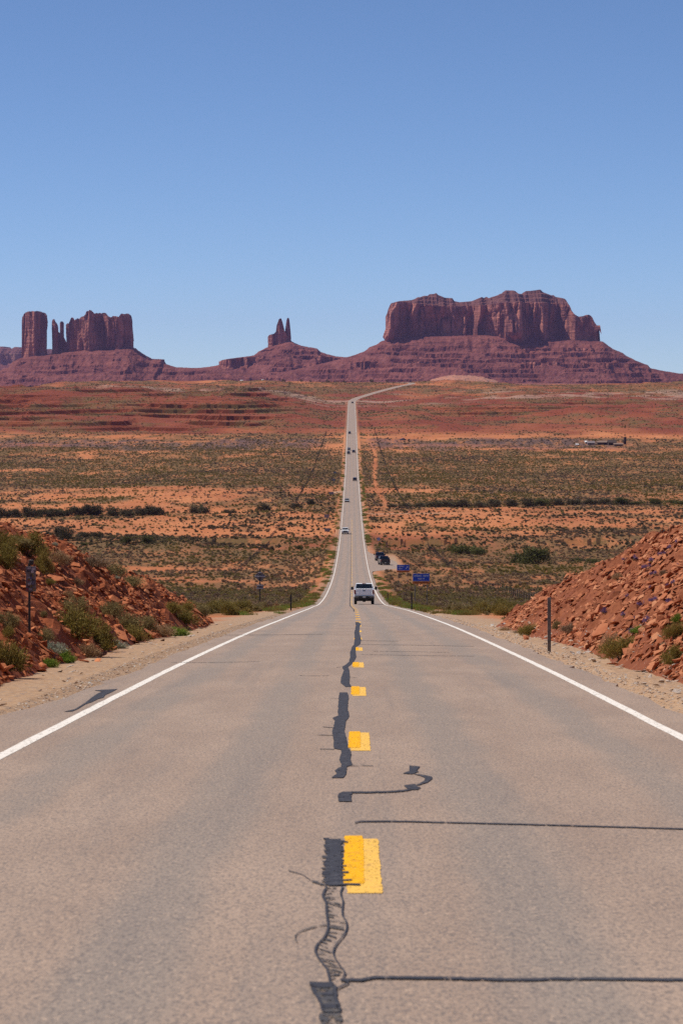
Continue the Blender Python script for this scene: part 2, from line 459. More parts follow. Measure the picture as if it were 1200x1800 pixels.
sock(n_, mixc(n_, ramp(n_, _f, 0.54, 0.62), (0.40, 0.165, 0.088), (0.10, 0.075, 0.05)), b_.inputs['Base Color']); b_.inputs['Roughness'].default_value = 0.95
M_dune = m_

def leaf_mat(name, a, b_, trans=0.3):
    m = bpy.data.materials.new(name); m.use_nodes = True
    n = m.node_tree; b = n.nodes['Principled BSDF']; out = n.nodes['Material Output']
    oi = N(n, 'ShaderNodeObjectInfo').outputs['Random']
    isl = N(n, 'ShaderNodeNewGeometry').outputs['Random Per Island']
    f = mth(n, 'ADD', mth(n, 'MULTIPLY', oi, 0.6), mth(n, 'MULTIPLY', isl, 0.4))
    c = mixc(n, f, a, b_)
    sock(n, c, b.inputs['Base Color']); b.inputs['Roughness'].default_value = 0.75; b.inputs['Specular IOR Level'].default_value = 0.2
    tr = N(n, 'ShaderNodeBsdfTranslucent'); sock(n, c, tr.inputs['Color'])
    mx = N(n, 'ShaderNodeMixShader'); mx.inputs[0].default_value = trans
    sock(n, b.outputs[0], mx.inputs[1]); sock(n, tr.outputs[0], mx.inputs[2]); sock(n, mx.outputs[0], out.inputs['Surface'])
    return m
L_sage = leaf_mat('sage_leaves', (0.20, 0.15, 0.058), (0.30, 0.225, 0.098))
L_olive = leaf_mat('olive_leaves', (0.19, 0.145, 0.033), (0.30, 0.215, 0.06))
L_dry = leaf_mat('dry_twigs', (0.31, 0.19, 0.095), (0.43, 0.28, 0.15), 0.15)
L_green = leaf_mat('green_leaves', (0.135, 0.20, 0.024), (0.22, 0.285, 0.045), 0.4)
L_dark = leaf_mat('dark_leaves', (0.075, 0.062, 0.030), (0.125, 0.10, 0.05), 0.2)
L_grey = leaf_mat('grey_brush', (0.18, 0.115, 0.068), (0.28, 0.18, 0.108), 0.15)
L_pale = leaf_mat('pale_sage_leaves', (0.26, 0.27, 0.19), (0.36, 0.36, 0.27), 0.25)
L_purple = leaf_mat('purple_blossom', (0.17, 0.10, 0.22), (0.26, 0.17, 0.31), 0.3)
L_dkgreen = leaf_mat('dark_green_leaves', (0.075, 0.075, 0.022), (0.125, 0.12, 0.035), 0.25)
L_stem = leaf_mat('woody_stems', (0.12, 0.08, 0.05), (0.19, 0.135, 0.09), 0.0)

# ------------------------------------------------------------------ ground sheet
rows = [-60, -30, -10]
y = 0.0
while y < 120: rows.append(y); y += 0.8
while y < 2180: rows.append(y); y += max(0.8, 0.0056 * y)
while y < 3200: rows.append(y); y += 1.35
while y < 3480: rows.append(y); y += 3
while y < 4150: rows.append(y); y += 7
while y < 16500: rows.append(y); y *= 1.03
rows = np.array(rows)
near = np.concatenate([np.arange(0, 8.01, 0.5)])
nfan = 150
tt = np.linspace(0, 1, nfan + 1)[1:]
Wy = 70 + 0.185 * np.maximum(rows, 0)
lat_r = np.concatenate([np.broadcast_to(near, (len(rows), len(near))), 8 + (Wy[:, None] - 8) * (0.35 * tt + 0.65 * tt ** 1.6)[None, :]], 1)
lat_all = np.concatenate([-lat_r[:, :0:-1], lat_r], 1)
GX = lat_all + cx(rows)[:, None]
GY = np.broadcast_to(rows[:, None], GX.shape)
GZ = gz(GX, GY)
aa = np.abs(lat_all)
ROADW = 3.95
GZ = GZ - 0.16 * (1 - sstep(ROADW - 0.05, ROADW + 0.65, aa))
inb = (GY > 20) & (GY < 116)
GZ = GZ + 0.02 * fbm(GX / 0.9, GY / 0.9, 71, 2) * sstep(4.2, 5, aa) * inb

def veg_density(X, Y):
    """share of ground with plant cover"""
    X = np.asarray(X, float); Y = np.asarray(Y, float)
    a = np.abs(X - cx(Y))
    b = np.interp(Y, [0, 120, 150, 560, 760, 800, 860, 885, 1080, 1150, 1330, 1400, 1860, 1930, 2080, 2110, 2180, 2230, 3300, 3500, 4000, 4100],
                  [0, 0.1, 0.66, 0.72, 0.78, 0.62, 0.58, 0.46, 0.42, 0.5, 0.6, 0.88, 0.86, 0.66, 0.64, 0.36, 0.36, 0.30, 0.34, 0.55, 0.52, 0.1])
    nz = fbm(X / 11, Y / 30, 81, 3) * 0.5 + fbm(X / 75, Y / 70, 83, 3) * 0.85
    d = np.clip(b + nz * 0.75, 0, 1)
    d = d * sstep(0.08, 0.45, d)
    d = np.maximum(d, 0.17 * sstep(780, 880, Y) * (1 - sstep(1350, 1450, Y)) + 0.10 * sstep(2000, 2200, Y))
    d = d * sstep(4.6, 6.5, a)
    # vehicle tracks beside the road
    trk = np.exp(-((X - (13 + 1.5 * np.sin(Y / 130.))) / 1.6) ** 2) * sstep(1100, 1200, Y) * (1 - sstep(2250, 2350, Y))
    return d * (1 - 0.85 * trk)
V_veg = veg_density(GX, GY)
V_red = np.clip(np.interp(GY, [0, 300, 700, 800, 860, 900, 1300, 2150, 2230, 3000, 3300, 3600, 4000], [0.3, 0.3, 0.35, 0.75, 0.65, 0.05, 0.1, 0.05, 0.85, 1.1, 1.0, 0.6, 0.5]) + 0.6 * fbm(GX / 40, GY / 120, 91, 3), 0, 1)
V_red = V_red * np.where(GY > 2150, 1, 0.8)
V_red = np.maximum(V_red, 0.92 * sstep(2210, 2300, GY + 20 * fbm(GX / 30, GY / 50, 92, 2)) * (1 - sstep(2950, 3250, GY)) * np.where(GX < 0, 1, 0.85))
slope_edge = np.gradient(GZ, axis=0) / np.maximum(np.gradient(GY, axis=0), 1e-3)
V_red = np.maximum(V_red, sstep(0.25, 0.9, slope_edge) * (GY > 700))
pb = sstep(1880, 1935, GY + 25 * fbm(GX / 30, GY / 70, 93, 2)) * (1 - sstep(2060, 2105, GY + 25 * fbm(GX / 30, GY / 70, 94, 2)))
V_pur = pb * np.where(GX < 0, sstep(12, 30, -GX), sstep(8, 16, GX) * (1 - sstep(150, 210, GX))) * sstep(-0.55, 0.1, fbm(GX / 60, GY / 90, 95, 3))
V_pur = np.maximum(V_pur, (GY > 4500) * 0.7)
V_pale = sstep(2900, 3100, GY) * (1 - sstep(3450, 3600, GY)) * sstep(0.0, 0.35, fbm(GX / 80, GY / 60, 97, 3)) * 0.9
V_gra = (1 - sstep(np.interp(GY, [0, 170, 230], [5.3, 5.3, 4.5]), np.interp(GY, [0, 170, 230], [7.2, 7.2, 5.6]), aa + 0.8 * fbm(GX / 2, GY / 3, 98, 2))) * np.interp(GY, [0, 170, 230, 4000], [1, 1, 0.55, 0.4])
# gravel turn-outs and crossing track
V_gra = np.maximum(V_gra, np.exp(-((GY - 1300) / 12) ** 2) * (aa < 9.5) * (GX < 0))
V_gra = np.maximum(V_gra, 0.75 * np.exp(-((GY - 1062 - 2 * fbm(GX / 9, GY / 9, 99, 2)) / 5) ** 2) * sstep(4, 6, GX) * (1 - sstep(30, 40, GX)))
pull = lambda X, Y: sstep(3.5, 4, X) * (1 - sstep(9.5, 11.5, X)) * np.exp(-np.abs((Y - 640) / 62) ** 6)
V_gra = np.maximum(V_gra, pull(GX, GY))
V_veg = V_veg * (1 - np.clip(V_gra, 0, 1) * 0.9)
gme = np_mesh('ground', np.stack([GX, GY, GZ], -1).reshape(-1, 3), grid_faces(*GX.shape), [M_ground], smooth=False)
for nm, A in (('veg', V_veg), ('red', V_red), ('purple', V_pur), ('pale', V_pale), ('gravel', V_gra)): set_attr(gme, nm, A)
ground = tag(obj('ground', gme), 'orange desert ground with red benches rolling to the far rim', None, None, 'structure')

# ------------------------------------------------------------------ road
ry = np.concatenate([np.arange(-60, 130, 1.0), np.arange(130, 600, 2.0), np.arange(600, 3150, 6.0), np.arange(3150, 4060, 4.0)])
ew = 0.15 * fbm(ry / 1.1, ry * 0, 101, 3)
ew2 = 0.15 * fbm(ry / 1.1, ry * 0 + 5, 103, 3)
lefts = -ROADW + ew + np.where(ry < 45, -0.55 * (1 - sstep(28, 45, ry)), 0)
rights = ROADW + ew2
fr = np.array([0, 0.12, 0.25, 0.38, 0.5, 0.62, 0.75, 0.88, 1.0])
RX = lefts[:, None] + (rights - lefts)[:, None] * fr[None, :]
RZ = zr(ry)[:, None] + 0.02 - 0.004 * np.abs(RX)
V = np.stack([RX + cx(ry)[:, None], np.broadcast_to(ry[:, None], RX.shape), RZ], -1)
lipL = V[:, :1].copy(); lipL[..., 0] -= 0.05; lipL[..., 2] -= 0.22
lipR = V[:, -1:].copy(); lipR[..., 0] += 0.05; lipR[..., 2] -= 0.22
V = np.concatenate([lipL, V, lipR], 1)
road = tag(obj('road', np_mesh('road', V.reshape(-1, 3), grid_faces(V.shape[0], V.shape[1]), [M_asphalt], smooth=False)),
           'long straight two lane asphalt road dipping to the valley', None, None, 'structure')
def rz_at(X, Y): return float(zr(Y)) + 0.02 - 0.004 * abs(X - float(cx(Y)))
def strip(name, Ys, x0, x1, lift, m, parent=road):
    Ys = np.asarray(Ys, float); x0 = np.broadcast_to(x0, Ys.shape); x1 = np.broadcast_to(x1, Ys.shape)
    c = cx(Ys); xm = (x0 + x1) / 2
    z = zr(Ys) + 0.02 + lift
    V = np.stack([np.stack([c + x0, Ys, z - 0.004 * np.abs(x0)], -1), np.stack([c + xm, Ys, z - 0.004 * np.abs(xm)], -1), np.stack([c + x1, Ys, z - 0.004 * np.abs(x1)], -1)], 1)
    return obj(name, np_mesh(name, V.reshape(-1, 3), grid_faces(len(Ys), 3), [m]), parent)
lw = lambda seed: 0.008 * fbm(ry / 0.7, ry * 0 + seed, 107, 2)
strip('edge_line', ry, -3.42 + lw(1), -3.29 + lw(2), 0.003, M_white_line)
strip('edge_line', ry, 3.29 + lw(3), 3.42 + lw(4), 0.003, M_white_line)
k = 0
while True:
    y0 = 15.4 + 12.35 * k
    if y0 > 1000: break
    n_ = 40
    t = np.linspace(0, 1, n_)
    jit = lambda s, am=0.006: am * RNG.uniform(-1, 1, n_)
    grow = 1.0
    strip('old_dash', y0 + t * 3.15, (-0.085 + jit(1)) * grow, (0.105 + jit(2)) * grow, 0.002, M_yellow_old)
    if y0 < 260: strip('dash', y0 + 0.45 + t * 2.9, (-0.108 + jit(3)) * grow, (0.010 + jit(4)) * grow, 0.004, M_yellow_new)
    k += 1

def flat_poly(name, polys, m, lift=0.006, parent=road):
    """polygons given in picture coordinates, laid on the road surface"""
    Vs, Fs = [], []
    for P in polys:
        b0 = len(Vs)
        for (px, py) in P: q = road_pt(px, py); Vs.append((q[0], q[1], rz_at(q[0], q[1]) + lift))
        Fs.append(list(range(b0, b0 + len(P))))
    me = bpy.data.meshes.new(name); me.from_pydata(Vs, [], Fs); me.materials.append(m); me.update()
    bm = bmesh.new(); bm.from_mesh(me); bmesh.ops.triangulate(bm, faces=bm.faces)
    for f in bm.faces:
        f.normal_update()
        if f.normal.z < 0: f.normal_flip()
    bm.to_mesh(me); bm.free()
    return obj(name, me, parent)
def band_polys(rowsyx, jag=0.0, sub=6):
    """rows (y, left, right) -> quads with ragged edges"""
    out = []
    R = []
    for (a, b) in zip(rowsyx[:-1], rowsyx[1:]):
        n = max(1, int(abs(b[0] - a[0]) / sub))
        for i in range(n):
            t = i / n
            R.append((a[0] + (b[0] - a[0]) * t, a[1] + (b[1] - a[1]) * t - random.random() * jag, a[2] + (b[2] - a[2]) * t + random.random() * jag * 0.7))
    R.append(rowsyx[-1])
    for a, b in zip(R[:-1], R[1:]):
        out.append([(a[1], a[0]), (a[2], a[0]), (b[2], b[0]), (b[1], b[0])])
    return out
def stroke(pts, w, wy=None):
    """polyline in the picture with half widths w (across) and wy (down)"""
    wy = w if wy is None else wy
    out = []
    P = []
    if len(pts) > 3:
        for _ in range(2):
            q = [pts[0]]
            for a, b in zip(pts[:-1], pts[1:]): q += [(a[0] * .75 + b[0] * .25, a[1] * .75 + b[1] * .25), (a[0] * .25 + b[0] * .75, a[1] * .25 + b[1] * .75)]
            pts = q + [pts[-1]]
    for (a, b) in zip(pts[:-1], pts[1:]):
        n = max(1, int(math.hypot(b[0] - a[0], b[1] - a[1]) / 12))
        for i in range(n):
            t = i / n; P.append((a[0] + (b[0] - a[0]) * t + random.uniform(-.3, .3) * w, a[1] + (b[1] - a[1]) * t + random.uniform(-.25, .25) * wy))
    P.append(pts[-1])
    for a, b in zip(P[:-1], P[1:]):
        dx, dy = b[0] - a[0], b[1] - a[1]; L = math.hypot(dx, dy) or 1
        nx, ny = -dy / L * w, dx / L * wy
        if abs(dx) >= abs(dy): nx = 0; ny = wy
        else: nx = w; ny = 0
        q = [(a[0] - nx, a[1] - ny), (b[0] - nx, b[1] - ny), (b[0] + nx, b[1] + ny), (a[0] + nx, a[1] + ny)]
        out.append(q)
    return out
z1 = lambda x, y: (500 + x / 4.5, 1050 + y / 4.5)
z2 = lambda x, y: (480 + x / 4.0, 1420 + y / 4.0)
A = [(200, 560, 585), (215, 563, 600), (250, 560, 590), (290, 553, 590), (340, 555, 605), (380, 550, 595), (400, 535, 562), (440, 520, 560), (480, 520, 565), (520, 510, 545),
     (545, 480, 520), (560, 455, 500), (590, 470, 510), (640, 450, 515), (690, 445, 510), (720, 480, 530)]
B = [(765, 435, 495), (800, 430, 505), (850, 428, 500), (900, 425, 495), (950, 425, 510), (970, 385, 500), (1000, 400, 480), (1040, 390, 475), (1080, 378, 470), (1110, 385, 480),
     (1150, 390, 490), (1215, 390, 500), (1225, 450, 515), (1260, 450, 525), (1300, 435, 515), (1345, 450, 535), (1360, 450, 490), (1390, 400, 485), (1420, 415, 485), (1450, 365, 462)]
conv1 = lambda L: [(1050 + a / 4.5, 500 + b / 4.5, 500 + c / 4.5) for a, b, c in L]
conv2 = lambda L: [(1420 + a / 4.0, 480 + b / 4.0, 480 + c / 4.0) for a, b, c in L]
flat_poly('crack_sealant', band_polys(conv1(A), 0.8, 1.6), M_seal)
flat_poly('crack_sealant', band_polys(conv1(B), 1.5, 1.4), M_seal)
flat_poly('crack_sealant', band_polys(conv1([(1562, 470, 530), (1575, 430, 528), (1600, 425, 520), (1640, 425, 530)]), 2, 3), M_seal)
flat_poly('crack_sealant', stroke([z1(528, 1566), z1(700, 1566), z1(840, 1560), z1(950, 1552), z1(1000, 1543)], 1.0, 1.4)
          + [[z1(985, 1350), z1(1070, 1358), z1(1040, 1395), z1(1065, 1398), z1(1000, 1420), z1(930, 1414), z1(985, 1395)]]
          + [[z1(1000, 1415), z1(1100, 1425), z1(1165, 1440), z1(1168, 1455), z1(1130, 1485), z1(1075, 1505), z1(1030, 1512), z1(1100, 1475), z1(1110, 1450), z1(1070, 1432)]]
          + [[z1(940, 1510), z1(1030, 1498), z1(1050, 1518), z1(1078, 1528), z1(1050, 1545), z1(985, 1545), z1(960, 1528)]], M_seal)
# thick toothed band beside the nearest dash
C = conv2([(245, 382, 468), (330, 388, 470), (420, 372, 474), (500, 374, 472), (560, 386, 472), (578, 392, 470)])
flat_poly('crack_sealant', band_polys(C, 9, 1.7), M_seal)
teeth = []
for yy0, xe in [(262, 505), (270, 525), (300, 492), (330, 502), (352, 496), (400, 498), (415, 488), (440, 514), (462, 500), (482, 530), (505, 505), (540, 552), (570, 610)]:
    teeth += stroke([z2(455, yy0), z2((455 + xe) / 2, yy0 + 1), z2(xe, yy0 + random.uniform(-2, 3))], 0.8, random.uniform(0.8, 1.7))
for k_ in range(13):
    yy0 = 250 + 25 * k_ + random.uniform(-6, 6); teeth += stroke([z2(395, yy0), z2(random.uniform(335, 368), yy0 + random.uniform(-3, 3))], 0.8, random.uniform(0.8, 1.8))
flat_poly('crack_sealant', teeth, M_seal, 0.0075)
lft = [z2(*p) for p in [(375, 585), (340, 655), (375, 690), (370, 760), (390, 850), (372, 940), (297, 1010), (300, 1080), (380, 1170), (402, 1275)]]
rgt = [z2(*p) for p in [(488, 585), (470, 640), (495, 690), (480, 790), (520, 840), (510, 920), (440, 1000), (415, 1070), (460, 1140), (510, 1200), (482, 1250), (540, 1272), (450, 1312)]]
rungs = []
for i in range(30):
    t = (i + random.random() * 0.6) / 30
    def at(L, t):
        q = t * (len(L) - 1.001); i0 = int(q); f = q - i0
        return (L[i0][0] + (L[i0 + 1][0] - L[i0][0]) * f, L[i0][1] + (L[i0 + 1][1] - L[i0][1]) * f)
    a = at(lft, t); b = at(rgt[:11], min(0.999, t))
    m_t = random.uniform(0.35, 1.0)
    rungs += stroke([a, ((a[0] * (1 - m_t) + b[0] * m_t), a[1] * (1 - m_t) + b[1] * m_t + random.uniform(-3, 3))], 1, random.uniform(0.5, 1.6))
flat_poly('crack_sealant', stroke(lft, 2.2, 2.0) + stroke(rgt, 1.6, 1.6), M_seal, 0.007)
flat_poly('crack_sealant', rungs, M_seal_worn, 0.005)
low = [conv2([(1275, 255, 400), (1285, 262, 430), (1340, 285, 432), (1352, 300, 436), (1400, 325, 440), (1470, 348, 475), (1482, 335, 470)]), conv2([(1490, 332, 470), (1525, 330, 480), (1600, 345, 480), (1700, 360, 470), (1900, 350, 470)])]
flat_poly('crack_sealant', band_polys(low[0], 3, 4), M_seal_worn)
flat_poly('crack_sealant', stroke([z2(258, 1280), z2(330, 1286), z2(425, 1290)], 3, 5) + stroke([z2(275, 1290), z2(292, 1350), z2(330, 1400), z2(350, 1475)], 3.5, 2) + stroke([z2(430, 1292), z2(434, 1360), z2(445, 1410), z2(472, 1475)], 3.5, 2) + stroke([z2(340, 1352), z2(430, 1356)], 2, 3) + stroke([z2(350, 1440), z2(460, 1446)], 2, 4), M_seal, 0.008)
flat_poly('crack_sealant', band_polys(low[1], 3, 6), M_seal_worn)
flat_poly('crack_sealant', stroke([z2(470, 1252), z2(560, 1250), z2(640, 1253), z2(690, 1232), z2(900, 1232), z2(1180, 1236), (900, 1732), (1000, 1729), (1260, 1731)], 2, 2.3), M_seal)
flat_poly('crack_sealant', stroke([z2(575, 132), z2(600, 120), z2(750, 118), z2(1000, 121), z2(1200, 125), (1000, 1456), (1230, 1462)], 1, 1.0), M_seal)
flat_poly('crack_sealant', stroke([z2(390, 855), z2(330, 862), z2(260, 880), z2(200, 900), z2(160, 925), z2(152, 950), z2(168, 985)], 1.2, 1.0), M_seal_worn)
flat_poly('crack_sealant', stroke([z2(272, 545), z2(310, 555), z2(372, 580)], 1.5, 2.0) + stroke([z2(105, 468), z2(200, 495), z2(275, 545)], 0.8, 0.6), M_seal_worn)
for (p, q) in [((600, 460), (1500, 470)), ((600, 380), (1500, 392)), ((600, 349), (900, 352)), ((110, 628), (350, 629)), ((250, 1105), (385, 1109)), ((305, 1040), (392, 1046)), ((280, 1217), (392, 1221)),
               ((515, 640), (575, 646)), ((350, 810), (430, 815)), ((410, 565), (470, 558)), ((520, 1353), (700, 1352)), ((700, 434), (1300, 440)), ((-500, 300), (300, 296)), ((-900, 520), (-200, 515))]:
    flat_poly('crack', stroke([z1(*p), z1((p[0] + q[0]) / 2, (p[1] + q[1]) / 2 + random.uniform(-3, 3)), z1(*q)], 0.4, 0.40 if p[1] > 900 else 0.16), M_seal_worn)
zp = lambda x, y: (x / 3.3333, 900 + y / 3.3333)
flat_poly('crack_sealant', [[zp(x, y) for x, y in [(372, 1175), (440, 1160), (500, 1122), (540, 1090), (575, 1066), (600, 1056), (550, 1048), (690, 1041), (650, 1062), (618, 1076), (606, 1092), (575, 1100), (545, 1116), (500, 1132), (455, 1160), (425, 1173)]]], M_seal)
sy = np.concatenate([np.arange(175, 900, 2.5)])
wob = 0.10 * fbm(sy / 30, sy * 0, 111, 3)
strip('crack_sealant', sy, -0.24 + wob * 0.6, -0.15 + wob * 0.6 + 0.04 * fbm(sy / 3, sy * 0, 113, 2), 0.006, M_seal_worn)
# paved turn-out apron on the right
py_ = np.linspace(560, 745, 60)
ext = 3.9 + 6.0 * sstep(565, 600, py_) * (1 - sstep(640, 735, py_)) + 0.25 * fbm(py_ / 5, py_ * 0, 115, 2)
strip('turnout', py_, 3.86 + 0 * py_, ext, 0.004, M_asphalt)

# ------------------------------------------------------------------ rocks
def hull_rock(seed, flat=0.55):
    r = random.Random(seed)
    bm = bmesh.new()
    for i in range(11):
        v = Vector((r.uniform(-1, 1), r.uniform(-1, 1), r.uniform(-1, 1)))
        v = v.normalized() * r.uniform(0.75, 1.0) if r.random() < 0.6 else v * 0.8
        bm.verts.new((v.x * 0.5, v.y * 0.42, v.z * 0.5 * flat))
    q = bmesh.ops.convex_hull(bm, input=bm.verts)
    bmesh.ops.delete(bm, geom=[g for g in q['geom_interior'] if isinstance(g, bmesh.types.BMVert)], context='VERTS')
    bmesh.ops.triangulate(bm, faces=bm.faces)
    bmesh.ops.recalc_face_normals(bm, faces=bm.faces)
    me = bpy.data.meshes.new('rock'); bm.to_mesh(me); bm.free()
    return me
ROCKS = [hull_rock(100 + i, random.uniform(0.22, 0.55)) for i in range(14)]
ROCK_NP = []
for me in ROCKS:
    v = np.array([x.co[:] for x in me.vertices]); f = np.array([p.vertices[:] for p in me.polygons]); ROCK_NP.append((v, f))
def rotm(ax, ay, az):
    """spin about z first, then tilt about x and y"""
    o, z = np.ones(len(ax)), np.zeros(len(ax))
    Rz = np.stack([np.cos(az), -np.sin(az), z, np.sin(az), np.cos(az), z, z, z, o], -1).reshape(-1, 3, 3)
    Rx = np.stack([o, z, z, z, np.cos(ax), -np.sin(ax), z, np.sin(ax), np.cos(ax)], -1).reshape(-1, 3, 3)
    Ry = np.stack([np.cos(ay), z, np.sin(ay), z, o, z, -np.sin(ay), z, np.cos(ay)], -1).reshape(-1, 3, 3)
    return Ry @ Rx @ Rz
def rock_mass(P, size, mat_, name, parent, tilt=0.5, tilty=None):
    Vs, Fs, off = [], [], 0
    n = len(P); tilty = 0 if tilty is None else tilty
    pick = RNG.integers(0, len(ROCK_NP), n)
    for kx in range(len(ROCK_NP)):
        ii = np.where(pick == kx)[0]
        if not len(ii): continue
        v, f = ROCK_NP[kx]
        R = rotm(RNG.normal(0, tilt, len(ii)), RNG.normal(0, tilt, len(ii)) + tilty, RNG.uniform(0, 6.28, len(ii)))
        W = np.einsum('nij,vj->nvi', R, v) * size[ii][:, None, None] + P[ii][:, None, :]
        Vs.append(W.reshape(-1, 3))
        Fs.append((f[None] + (np.arange(len(ii)) * len(v))[:, None, None] + off).reshape(-1, 3)); off += len(ii) * len(v)
    o = obj(name, np_mesh(name, np.concatenate(Vs), np.concatenate(Fs), [mat_]), parent)
    o['kind'] = 'stuff'
    return o

# ------------------------------------------------------------------ road-cut banks
def make_bank(side, mat_, label):
    Ys = np.arange(17, 126 if side < 0 else 114, 0.16)
    a = np.concatenate([np.arange(4.7, 13.5, 0.14), np.array([14, 15, 16.5, 18.5, 21, 25, 30, 38])])
    Agrid, Yg = np.meshgrid(a, Ys)
    h = bank_h(side, Agrid, Yg)
    blk = bank_blk(side, Agrid, Yg)
    h = h + blk * sstep(0.02, 0.4, h)
    X = side * Agrid + cx(Yg)
    Z = zr(Yg) + h
    V = np.stack([X, Yg, Z], -1)
    fc = grid_faces(*X.shape)
    if side < 0: fc = fc[:, ::-1]
    o = tag(obj('rocky_bank', np_mesh('rocky_bank', V.reshape(-1, 3), fc, [M_gapsoilL if side < 0 else M_gapsoilR])), label, None, None, 'structure')
    ymax = 119 if side < 0 else 105
    def sample(n, ylo, hmin):
        Y = ylo + (ymax - ylo) * RNG.random(n * 3) ** 1.0
        aa_ = RNG.uniform(5.0, 12.5, n * 3)
        hh = bank_h(side, aa_, Y); hh = hh + bank_blk(side, aa_, Y) * sstep(0.02, 0.4, hh)
        lump = fbm(Y / 3, aa_ / 2, 127 + side, 2)
        ok = (hh > hmin) & (lump > RNG.uniform(-0.6, 0.25, n * 3))
        Y = Y[ok][:n]; aa_ = aa_[ok][:n]; hh = hh[ok][:n]
        return np.stack([side * aa_ + cx(Y), Y, zr(Y) + hh], -1)
    P = sample(30000, 34, 0.03)
    sz = 0.05 + 0.27 * RNG.random(len(P)) ** 2.8
    P[:, 2] += sz * 0.16
    rock_mass(P, sz, mat_, 'rubble', o, 0.30, -side * 0.52)
    P = sample(230, 36, 0.03)
    for p in P:
        s = 0.24 + 0.70 * random.random() ** 3
        r = bpy.data.objects.new('rock', random.choice(ROCKS_BY[side])); link(r, o)
        r.location = (p[0], p[1], p[2] + s * 0.06); r.scale = (s * random.uniform(.8, 1.4), s, s * random.uniform(.7, 1.1))
        r.rotation_mode = 'ZXY'; r.rotation_euler = (random.gauss(0, .22), -side * 0.5 + random.gauss(0, .22), random.uniform(0, 6.28))
    return o
ROCKS_BY = {}
for sd_, mm in ((-1, M_bankL), (1, M_bankR)):
    L = []
    for me in ROCKS:
        c = me.copy(); c.materials.append(mm); L.append(c)
    ROCKS_BY[sd_] = L
bankL = make_bank(-1, M_bankL, 'steep dark red rubble bank on the left road shoulder')
bankR = make_bank(1, M_bankR, 'steep pinkish red rubble bank on the right road shoulder')
# loose rocks at the toes, cobbles and gravel on the shoulders
def at_surf(X, Y): return float(surf(X, Y))
for (px, py, s) in [(8, 1183, .42), (25, 1172, .3), (45, 1175, .34), (72, 1183, .3), (38, 1188, .22), (15, 1195, .25), (180, 1155, .45), (147, 1165, .3), (200, 1142, .25), (172, 1163, .22), (250, 1034, 0.9), (205, 1105, .3)]:
    X, Y, Z = hit(px, py)
    r = link(bpy.data.objects.new('rock', random.choice(ROCKS_BY[-1])), bankL)
    r.location = (X, Y, Z + s * 0.14); r.scale = (s * 1.2, s, s * 0.9); r.rotation_euler = (random.gauss(0, .2), random.gauss(0, .2), random.uniform(0, 6))
for (px, py, s) in [(925, 1124, .34), (1125, 1131, .3), (1075, 1171, .28), (1010, 1118, .4), (1105, 1150, .3), (1145, 1180, .32), (1185, 1193, .3), (1000, 1135, .22), (1190, 1170, .34), (965, 1030, .3)]:
    X, Y, Z = hit(px, py)
    r = link(bpy.data.objects.new('rock', random.choice(ROCKS_BY[1])), bankR)
    r.location = (X, Y, Z + s * 0.12); r.scale = (s * 1.3, s, s * 0.8); r.rotation_euler = (random.gauss(0, .2), random.gauss(0, .2), random.uniform(0, 6))
def shoulder_pts(n, lo, hi, y0, y1):
    Y = y0 + (y1 - y0) * RNG.random(n) ** 1.5; s = np.where(RNG.random(n) < 0.42, -1.0, 1.0)
    a = lo + (hi - lo) * RNG.random(n) ** 0.7
    X = s * a + cx(Y)
    return np.stack([X, Y, surf(X, Y)], -1)
P = shoulder_pts(26000, 3.9, 5.5, 24, 150); sz = 0.018 + 0.06 * RNG.random(len(P)) ** 2.5
P[:, 2] += sz * 0.1 - 0.02
rock_mass(P, sz, M_cobble, 'gravel', ground, 0.2)
COB = []
for me in ROCKS:
    c = me.copy(); c.materials.append(M_cobble); COB.append(c)
P = shoulder_pts(480, 4.35, 5.4, 32, 110)
for i, p in enumerate(P):
    if p[0] < 0 and i % 3: continue
    s = 0.06 + 0.15 * random.random() ** 2
    r = link(bpy.data.objects.new('cobble', random.choice(COB)), ground)
    r.location = (p[0], p[1], p[2] + s * 0.12); r.scale = (s * 1.3, s, s * 0.75); r.rotation_euler = (random.gauss(0, .2), random.gauss(0, .2), random.uniform(0, 6))

